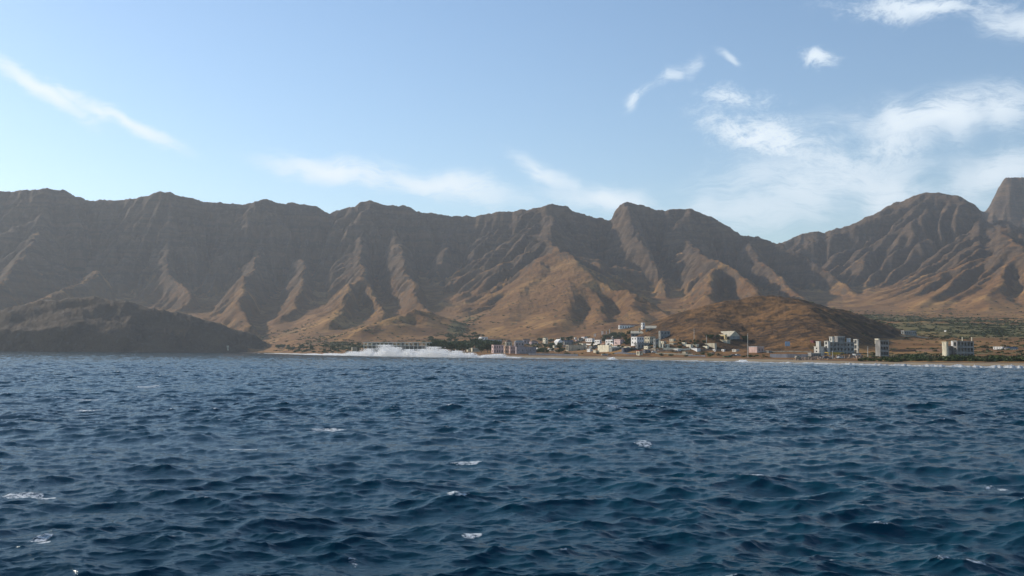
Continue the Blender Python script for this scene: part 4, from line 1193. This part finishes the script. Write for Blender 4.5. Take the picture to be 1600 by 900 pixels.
# cars and a beached boat
def car(px, yb, rz, mat, label):
    x, y, z = hit(px, yb)
    r_ = empty('parked_car', (x, y, z), rz); tag(r_, label, 'car', 'vehicles parked above the beach')
    pr = [(-2.1, 0.35), (2.1, 0.35), (2.15, 0.8), (1.3, 0.95), (0.7, 1.45), (-1.3, 1.5), (-2.0, 0.95)]
    mb = MB(); n = len(pr)
    mb.poly([(a, -0.85, b) for a, b in pr] + [(a, 0.85, b) for a, b in pr], [tuple(range(n)), tuple(range(2 * n - 1, n - 1, -1))] + [(i, n + i, n + (i + 1) % n, (i + 1) % n) for i in range(n)])
    mb.build('body', mat, r_)
    MB().poly([(-1.15, -0.87, 1.0), (0.75, -0.87, 1.0), (0.5, -0.87, 1.38), (-1.15, -0.87, 1.42), (-1.15, 0.87, 1.0), (0.75, 0.87, 1.0), (0.5, 0.87, 1.38), (-1.15, 0.87, 1.42)],
              [(0, 1, 2, 3), (4, 7, 6, 5), (0, 4, 5, 1), (1, 5, 6, 2), (2, 6, 7, 3), (3, 7, 4, 0)]).build('window', M['glass'], r_)
    for a in (-1.35, 1.35):
        for b in (-0.85, 0.75):
            MB().tube([(a, b, 0.35), (a, b + 0.15, 0.35)], 0.35, 10).build('wheel', M['dark'], r_)
    return r_


car(1153, 556.2, 0.3, M['sheet'], 'pale grey car parked on the ground beside dark car')
car(1146, 556.6, 0.2, M['slate'], 'dark slate car parked just left of the pale grey car')
car(1022, 551.4, 0.1, M['white'], 'small white car parked by the brown stone wall')
car(1290, 560.2, 0.4, M['slate'], 'dark car in front of the unfinished concrete complex')
car(1313, 560.4, 0.4, M['sheet'], 'light grey car under the yellow canopy')
car(1247, 559.6, 0.2, M['beige'], 'beige car parked at the left edge of construction site')


def boat(px, yb, rz, mat, label, s=1.0, D=None):
    x, y, z = hit(px, yb) if D is None else (ray_xy(px, yb, D)[0], D, float(ground(np.array([ray_xy(px, yb, D)[0]]), np.array([D]))[0]))
    r_ = empty('fishing_boat', (x, y, z), rz); tag(r_, label, 'boat', 'small boats on the beach')
    mb = MB(); secs = []
    for t_ in np.linspace(0, 1, 7):
        w_ = 0.95 * math.sin(math.pi * (0.18 + 0.82 * (1 - t_)) * 0.5 + 0.0) if t_ > 0.4 else 0.9
        w_ = max(0.05, w_); zt = 1.0 + 0.6 * t_ ** 2
        secs.append([((t_ - 0.5) * 6 * s, -w_ * s, zt * s), ((t_ - 0.5) * 5.6 * s, -w_ * 0.6 * s, 0.15 * s), ((t_ - 0.5) * 5.6 * s, w_ * 0.6 * s, 0.15 * s), ((t_ - 0.5) * 6 * s, w_ * s, zt * s)])
    vs_ = [p for sct in secs for p in sct]; fs = []
    for i in range(6):
        for k in range(3): b = i * 4 + k; fs.append((b, b + 1, b + 5, b + 4))
    fs += [(0, 3, 2, 1), (24, 25, 26, 27)]
    mb.poly(vs_, fs); mb.build('hull', mat, r_)
    MB().box(-0.2 * s, 0.2 * s, -0.8 * s, 0.8 * s, 0.7 * s, 0.78 * s).build('thwart', M['wood'], r_)
    return r_


boat(507.5, 551.6, 0.2, M['red'], 'red boat drawn up on the sand left of the surf', 1.5, D=1365)
boat(1136, 558.6, 0.3, M['green_cloth'], 'dark green boat lying on the sand below the parked cars', 1.0)
boat(945, 555.6, 0.4, M['sheet'], 'pale boat lying on sand below the cream warehouse', 1.1)

# builders' clutter and stones in front of the complex
mb = MB(); rs = np.random.RandomState(4)
for i in range(420):
    px = rs.uniform(1243, 1347); yb = rs.uniform(559.2, 561.0)
    x, y, z = hit(px, yb) if i < 1 else (None, None, None)
    D = rs.uniform(655, 725) if i else 690
    x = ray_xy(px, 560, D)[0]; z = float(ground(np.array([x]), np.array([D]))[0])
    a, b, c_ = rs.uniform(0.15, 1.1, 3); c_ *= 1.4 if rs.rand() < 0.15 else 0.7
    mb.box(x - a, x + a, D - b, D + b, z - 0.4, z + c_)
tag(mb.build('building_rubble', M['rubble']), 'blocks, planks and rubble heaped on the construction site', 'rubble', kind='stuff')

# ------------------------------------------------------------------ plants


def leaf_mat(name, c1, c2):
    t = NT(name); p = t.pos()
    t.col(t.mix(t.ramp(t.noise(0.35, 5, 0.7, p), 0.35, 0.65), c1, c2)); t.b.inputs['Roughness'].default_value = 0.8
    return t.m


LM = [leaf_mat('leaves_dark', (0.032, 0.052, 0.015), (0.078, 0.110, 0.032)), leaf_mat('leaves_olive', (0.045, 0.065, 0.018), (0.105, 0.130, 0.040)),
      leaf_mat('leaves_dry', (0.060, 0.056, 0.030), (0.115, 0.105, 0.052))]
bark = plain('bark', (0.12, 0.09, 0.065))


def leaf_cloud(cs, n, size, rs):
    """many small leaf faces on clumps (centre, radii)"""
    V = []; F = []
    vol = np.array([c[1][0] * c[1][1] * c[1][2] for c in cs]) ** 0.66; vol /= vol.sum()
    for _ in range(n):
        c, rad = cs[rs.choice(len(cs), p=vol)]
        d = rs.randn(3); d /= np.linalg.norm(d); q = rs.rand() ** 0.35 * (0.85 + 0.3 * rs.rand())
        p = np.array(c) + d * np.array(rad) * q
        u = rs.randn(3); u /= np.linalg.norm(u); w = np.cross(u, rs.randn(3)); w /= np.linalg.norm(w)
        s = size * (0.6 + 0.8 * rs.rand()); b = len(V)
        V += [tuple(p + u * s), tuple(p + w * s * 0.7), tuple(p - u * s), tuple(p - w * s * 0.7)]
        F.append((b, b + 1, b + 2, b + 3))
    return V, F


def crown_bm(seed, r, h, z0, n, size):
    rs = np.random.RandomState(seed); cs = []
    for i in range(9):
        a = rs.rand() * 6.28; q = r * 0.62 * math.sqrt(rs.rand())
        k = r * rs.uniform(0.32, 0.52)
        cs.append(((math.cos(a) * q, math.sin(a) * q, z0 + h * rs.uniform(0.2, 0.8)), (k, k, h * rs.uniform(0.22, 0.34))))
    m_ = MB(); m_.v, m_.f = leaf_cloud(cs, n, size, rs); return m_, cs


def tree_proto(seed, r, h, trunk_h, mat):
    root = empty('tree', (0, 0, 0))
    m_, cs = crown_bm(seed, r, h, trunk_h * 0.7, 420, 0.42)
    tb = MB().tube([(0, 0, -0.8), (0.1, 0, trunk_h * 0.6), (0.05, 0.1, trunk_h * 1.15)], [0.28, 0.2, 0.12], 6)
    for c, _ in cs[:5]: tb.tube([(0.08, 0, trunk_h * 0.6), (c[0] * 0.5, c[1] * 0.5, (trunk_h * 0.6 + c[2]) / 2 + 0.2), c], [0.12, 0.08, 0.03], 5)
    tb.build('trunk', bark, root)
    m_.build('crown', mat, root)
    return root


def copy_tree(o):
    c = o.copy(); C.objects.link(c)
    for ch in o.children:
        k = ch.copy(); C.objects.link(k); k.parent = c
    return c


protos = [tree_proto(1, 3.6, 4.6, 2.2, LM[0]), tree_proto(2, 3.0, 3.8, 1.8, LM[0]), tree_proto(3, 3.4, 3.6, 2.2, LM[1])]
used_p = set()


def put_tree(px, yb, top, kind, label, group):
    x, y, z = hit(px, yb)
    h = (ray_xy(px, top, y)[2] - z)
    s = float(np.clip(h / (6.6, 5.4, 5.6)[kind], 0.5, 2.2))
    o = protos[kind] if kind not in used_p else copy_tree(protos[kind])
    used_p.add(kind)
    o.location = (x, y, z); o.scale = (s * random.uniform(0.95, 1.35), s * random.uniform(0.95, 1.35), s); o.rotation_euler = (0, 0, random.uniform(0, 6.28))
    tag(o, label, 'tree', group)


rg = random.Random(3)
G = 'trees of the dense grove behind the surf'
for i in range(30):
    px = 674 + i * 3.55 + rg.uniform(-2, 2); yb = rg.uniform(544, 551)
    if px > 766: yb = min(yb, 547)
    put_tree(px, yb, yb - rg.uniform(13, 20), rg.choice((0, 0, 1)), 'dark green broad-crowned tree in the dense grove behind the surf', G)
for i in range(26):
    px = rg.uniform(672, 762); yb = rg.uniform(524, 541)
    put_tree(px, yb, yb - rg.uniform(5, 9), 2, 'paler olive tree at the upper edge of the dense grove', 'olive trees above the grove')
for i in range(22):
    px = rg.uniform(836, 884); yb = rg.uniform(542, 552.5)
    put_tree(px, yb, yb - rg.uniform(5.5, 9), rg.choice((0, 1, 2)), 'leafy tree among the gardens below the chapel', 'garden trees below the chapel')
for i in range(12):
    px = rg.uniform(836, 900); yb = rg.uniform(531, 536)
    put_tree(px, yb, yb - rg.uniform(5, 8), rg.choice((0, 1)), 'dark tree on the slope behind the chapel', 'trees behind the chapel')
for i in range(22):
    px = rg.uniform(942, 988); yb = 531 - (px - 942) / 46 * 9 + rg.uniform(-3, 4)
    put_tree(px, yb, yb - rg.uniform(5, 9), rg.choice((0, 2, 2)), 'bright green tree on the slope below the tiled villa', 'trees below the tiled villa')
for i in range(7):
    px = rg.uniform(976, 987); yb = rg.uniform(533, 541)
    put_tree(px, yb, yb - rg.uniform(6, 9), rg.choice((0, 1)), 'dark tree between the pink house and the white house', 'trees beside the pink house')
for i in range(9):
    px = rg.uniform(900, 946); yb = rg.uniform(540, 545)
    put_tree(px, yb, yb - rg.uniform(4, 6), rg.choice((0, 1)), 'small dark tree between terrace houses and cream warehouse', 'trees behind the warehouse')
for i in range(26):
    px = rg.uniform(884, 1000); yb = rg.uniform(534, 549)
    put_tree(px, yb, yb - rg.uniform(3, 5.5), rg.choice((0, 1, 2)), 'small garden tree between the houses of the village centre', 'garden trees in the village centre')
for i in range(12):
    px = rg.uniform(1032, 1100); yb = rg.uniform(534, 549)
    put_tree(px, yb, yb - rg.uniform(2.5, 4.5), rg.choice((0, 1, 2)), 'small bushy tree around the long cream row of flats', 'small trees around the cream row')
for i in range(7):
    px = rg.uniform(1103, 1122); yb = rg.uniform(528, 531)
    put_tree(px, yb, yb - rg.uniform(5, 8), 0, 'dark tree left of the hall above the ochre terrace', 'trees left of the hall')
for i in range(6):
    px = rg.uniform(1158, 1170); yb = rg.uniform(529, 533)
    put_tree(px, yb, yb - rg.uniform(4, 6), 0, 'dark tree against the hill right of the hall', 'trees right of the hall')
for i in range(14):
    px = rg.uniform(432, 540); yb = rg.uniform(543, 550)
    put_tree(px, yb, yb - rg.uniform(5, 9), rg.choice((0, 0, 2)), 'dark tree in the gully mouth left of the surf', 'trees in the gully mouth')
for i in range(9):
    px = rg.uniform(545, 572); yb = rg.uniform(541, 548)
    put_tree(px, yb, yb - rg.uniform(5, 8), rg.choice((0, 2)), 'dark tree just left of the long white frame', 'trees left of the white frame')

# shrubs behind the right-hand beach, one mesh each
sh = []
for i in range(4):
    rs = np.random.RandomState(40 + i)
    cs = [((rs.uniform(-1.4, 1.4), rs.uniform(-1, 1), rs.uniform(0.3, 1.1)), (rs.uniform(0.8, 1.3), rs.uniform(0.8, 1.3), rs.uniform(0.5, 0.9))) for _ in range(5)]
    v, f = leaf_cloud(cs, 260, 0.25, rs); m_ = MB(); m_.v, m_.f = v, f
    sh.append(m_.build('shrub', (LM[1], LM[0], LM[1], LM[2])[i]))
used_s = set()


def put_shrub(x, y, s, label, group):
    k = rg.choice((0, 0, 1, 2, 3))
    o = sh[k] if k not in used_s else sh[k].copy()
    if k in used_s: C.objects.link(o)
    used_s.add(k)
    o.location = (x, y, float(ground(np.array([x]), np.array([y]))[0]) - 0.1)
    o.scale = (s * rg.uniform(0.9, 1.5), s * rg.uniform(0.9, 1.5), s * rg.uniform(0.7, 1.1)); o.rotation_euler = (0, 0, rg.uniform(0, 6.28))
    tag(o, label, 'shrub', group)


for i in range(150):
    px = 1346 + (i / 150) ** 0.8 * 290 + rg.uniform(-2, 2)
    d0 = float(shore_D(np.array([px]))[0])
    y = d0 + rg.uniform(62, 108) * (0.75 if px < 1400 else 1)
    put_shrub(ray_xy(px, 555, y)[0], y, rg.uniform(1.1, 2.1) * (0.7 if px < 1390 else 1), 'olive green shrub in the belt behind the right-hand beach', 'shrubs behind the right-hand beach')
for i in range(40):
    px = rg.uniform(430, 560)
    d0 = float(shore_D(np.array([px]))[0])
    y = d0 + rg.uniform(70, 400)
    put_shrub(ray_xy(px, 555, y)[0], y, rg.uniform(1.0, 2.4), 'dark shrub on the dry ground left of the surf', 'shrubs left of the surf')
for i in range(40):
    px = rg.uniform(845, 1200); y = float(shore_D(np.array([px]))[0]) + rg.uniform(75, 140)
    put_shrub(ray_xy(px, 555, y)[0], y, rg.uniform(0.6, 1.2), 'low shrub among the houses along the village beach', 'shrubs in the village')

# scrub too small to count, over the plains and lower slopes
rs = np.random.RandomState(77)
gflat = (green * (INL > 90) * (TY < 2900)).ravel()
area = (R2 * np.gradient(R2, axis=0) * np.gradient(AZ2, axis=1)).ravel()
patch = (sstep(0.0, 0.3, fbm(TX / 70, TY / 60, 4)) ** 1.5).ravel()
pr = gflat ** 1.3 * area * (0.05 + patch)
base_pr = ((INL > 90) & (TY < 2600) & (np.abs(azs)[None, :] < 31)).ravel() * area * 0.012 * (1 - 0.9 * bilin(head_m, TX, TY).ravel()) * (1 - 0.93 * bilin(hill_m, TX, TY).ravel())
pr = pr + base_pr; pr /= pr.sum()
idx = rs.choice(len(pr), 8000, p=pr)
tmpl = []
for i in range(5):
    cs = [((0, 0, 0.6), (1.3, 1.3, 0.7)), ((rs.uniform(-1, 1), rs.uniform(-1, 1), 0.5), (1.0, 1.0, 0.6))]
    v, f = leaf_cloud(cs, 16, 0.62, rs); tmpl.append(np.array(v))
VV = []
for n_, k in enumerate(idx):
    tt_ = tmpl[n_ % 5]; a = rs.rand() * 6.28; s = rs.uniform(0.5, 1.5) * (1.0 if TY.ravel()[k] < 1100 else 1.5)
    ca, sa = math.cos(a), math.sin(a)
    q = np.stack([(tt_[:, 0] * ca - tt_[:, 1] * sa) * 1.5, tt_[:, 0] * sa + tt_[:, 1] * ca, tt_[:, 2] * 0.6], -1) * s
    VV.append(q + np.array([TX.ravel()[k] + rs.randn() * 2, TY.ravel()[k] + rs.randn() * 2, TZ.ravel()[k]]))
VV = np.concatenate(VV)
o = np_mesh('scrub', VV, np.arange(len(VV)).reshape(-1, 4), leaf_mat('scrub_leaves', (0.062, 0.072, 0.025), (0.140, 0.145, 0.058)), False)
tag(o, 'low grey-green scrub scattered over the plain and lower slopes', 'scrub', kind='stuff')

# ------------------------------------------------------------------ surf and spray
fm = NT('white_water'); fm.col(fm.mix(fm.ramp(fm.noise(0.7, 4), 0.3, 0.6), (0.84, 0.86, 0.87), (0.92, 0.93, 0.93)))
fm.b.inputs['Roughness'].default_value = 0.9
_tr = fm.n.new('ShaderNodeBsdfTranslucent'); _tr.inputs['Color'].default_value = (0.95, 0.96, 0.97, 1)
_ms = fm.n.new('ShaderNodeMixShader'); _ms.inputs[0].default_value = 0.6
fm.lk(fm.b.outputs[0], _ms.inputs[1]); fm.lk(_tr.outputs[0], _ms.inputs[2]); fm.lk(_ms.outputs[0], fm.n['Material Output'].inputs['Surface'])
# foam strip along the shore: heaped, ragged, follows the waterline
sp_px = np.arange(372, 1760, 0.8)
sd_ = shore_D(sp_px)
wdt = np.interp(sp_px, [372, 440, 560, 700, 860, 1000, 1150, 1350, 1600, 1760], [3.0, 14, 22, 22, 10, 7, 12, 18, 24, 24])
hgt = np.interp(sp_px, [372, 440, 560, 700, 860, 960, 1150, 1350, 1600, 1760], [0.6, 1.2, 2.6, 2.4, 0.9, 0.5, 0.8, 1.1, 1.4, 1.4])
V = []; F = []
nc = 9
for i, (px, d0) in enumerate(zip(sp_px, sd_)):
    nz = float(fbm(np.array([px / 22.0]), np.array([3.3]), 4)[0]); nz2 = float(fbm(np.array([px / 7.0]), np.array([8.3]), 3)[0])
    hh = max(0.12, hgt[i] * (0.72 + 0.9 * nz + 0.25 * nz2))
    for j in range(nc):
        u = j / (nc - 1)
        dd = d0 - wdt[i] * 0.75 * (1 + 0.35 * nz2) + u * wdt[i] * 1.3
        x = ray_xy(px, 560, dd)[0]
        z = hh * math.sin(math.pi * min(1, u * 1.15 + 0.0)) ** 0.7 if 0 < u < 0.87 else 0.0
        z *= 1 + 0.35 * float(perlin(np.array([x / 1.7]), np.array([dd / 1.7]))[0])
        V.append((x, dd, z - (0.25 if j in (0, nc - 1) else 0) + (0.5 if j == nc - 1 else 0)))
for i in range(len(sp_px) - 1):
    for j in range(nc - 1):
        b = i * nc + j; F.append((b, b + 1, b + nc + 1, b + nc))
m_ = MB(); m_.v, m_.f = V, F
tag(m_.build('surf', fm.m, None, True), 'white line of surf breaking along the whole beach', 'surf', kind='stuff')
# torn spray: clouds of small drops thrown up where the swell hits the shore
rs = np.random.RandomState(9)
plumes = [(520, 3, 26, 5.0), (552, 6, 18, 6.0), (575, 8.5, 16, 7.5), (602, 14.5, 13, 10), (618, 11, 12, 8), (640, 9.5, 14, 8), (662, 9, 14, 8), (677, 12.0, 12, 9), (692, 9.5, 14, 8), (715, 7, 16, 7), (735, 4.5, 14, 5),
          (760, 3.2, 12, 4), (774, 5.2, 8, 4), (782, 4.2, 8, 4), (800, 1.5, 14, 3), (490, 2.0, 22, 4), (956, 2.6, 4, 2.5), (1160, 1.6, 8, 3)]
wts = np.array([p[1] * p[2] for p in plumes], float); wts /= wts.sum()
NS = 330000
pk = rs.choice(len(plumes), NS, p=wts)
pp = np.array(plumes)[pk]
px = pp[:, 0] + rs.randn(NS) * pp[:, 2] * 0.5
sd2 = shore_D(px)
env = 0.78 * np.exp(-0.5 * ((px - pp[:, 0]) / (pp[:, 2] * 0.62)) ** 2)
topz = pp[:, 1] * env * (0.8 + 0.5 * np.clip(fbm(px / 13.0, px * 0 + 2.0, 4), -0.5, 0.6)) * 1.05
z = topz * np.clip(rs.exponential(0.42, NS), 0, 1.3) + 0.2
px = px + rs.randn(NS) * (2.0 + 4.0 * z / 12)
yy = sd2 - 6 + rs.randn(NS) * pp[:, 3] * 0.7
d_ = RMn @ np.stack([(px - 800) / 1600, np.full(NS, -(560 - 450) / 1600.0), -np.ones(NS)])
xx = d_[0] / d_[1] * yy
Pn = np.stack([xx, yy, z], -1)
u = rs.randn(NS, 3); u /= np.linalg.norm(u, axis=1)[:, None]
w = np.cross(u, rs.randn(NS, 3)); w /= np.linalg.norm(w, axis=1)[:, None]
sz = (0.09 + 0.24 * rs.rand(NS) ** 2)[:, None]
VV = np.stack([Pn + u * sz, Pn + w * sz, Pn - u * sz, Pn - w * sz], 1).reshape(-1, 3)
o = np_mesh('sea_spray', VV, np.arange(len(VV)).reshape(-1, 4), fm.m, False)
tag(o, 'tall white cloud of spray where the swell breaks on shore', 'spray', kind='stuff')
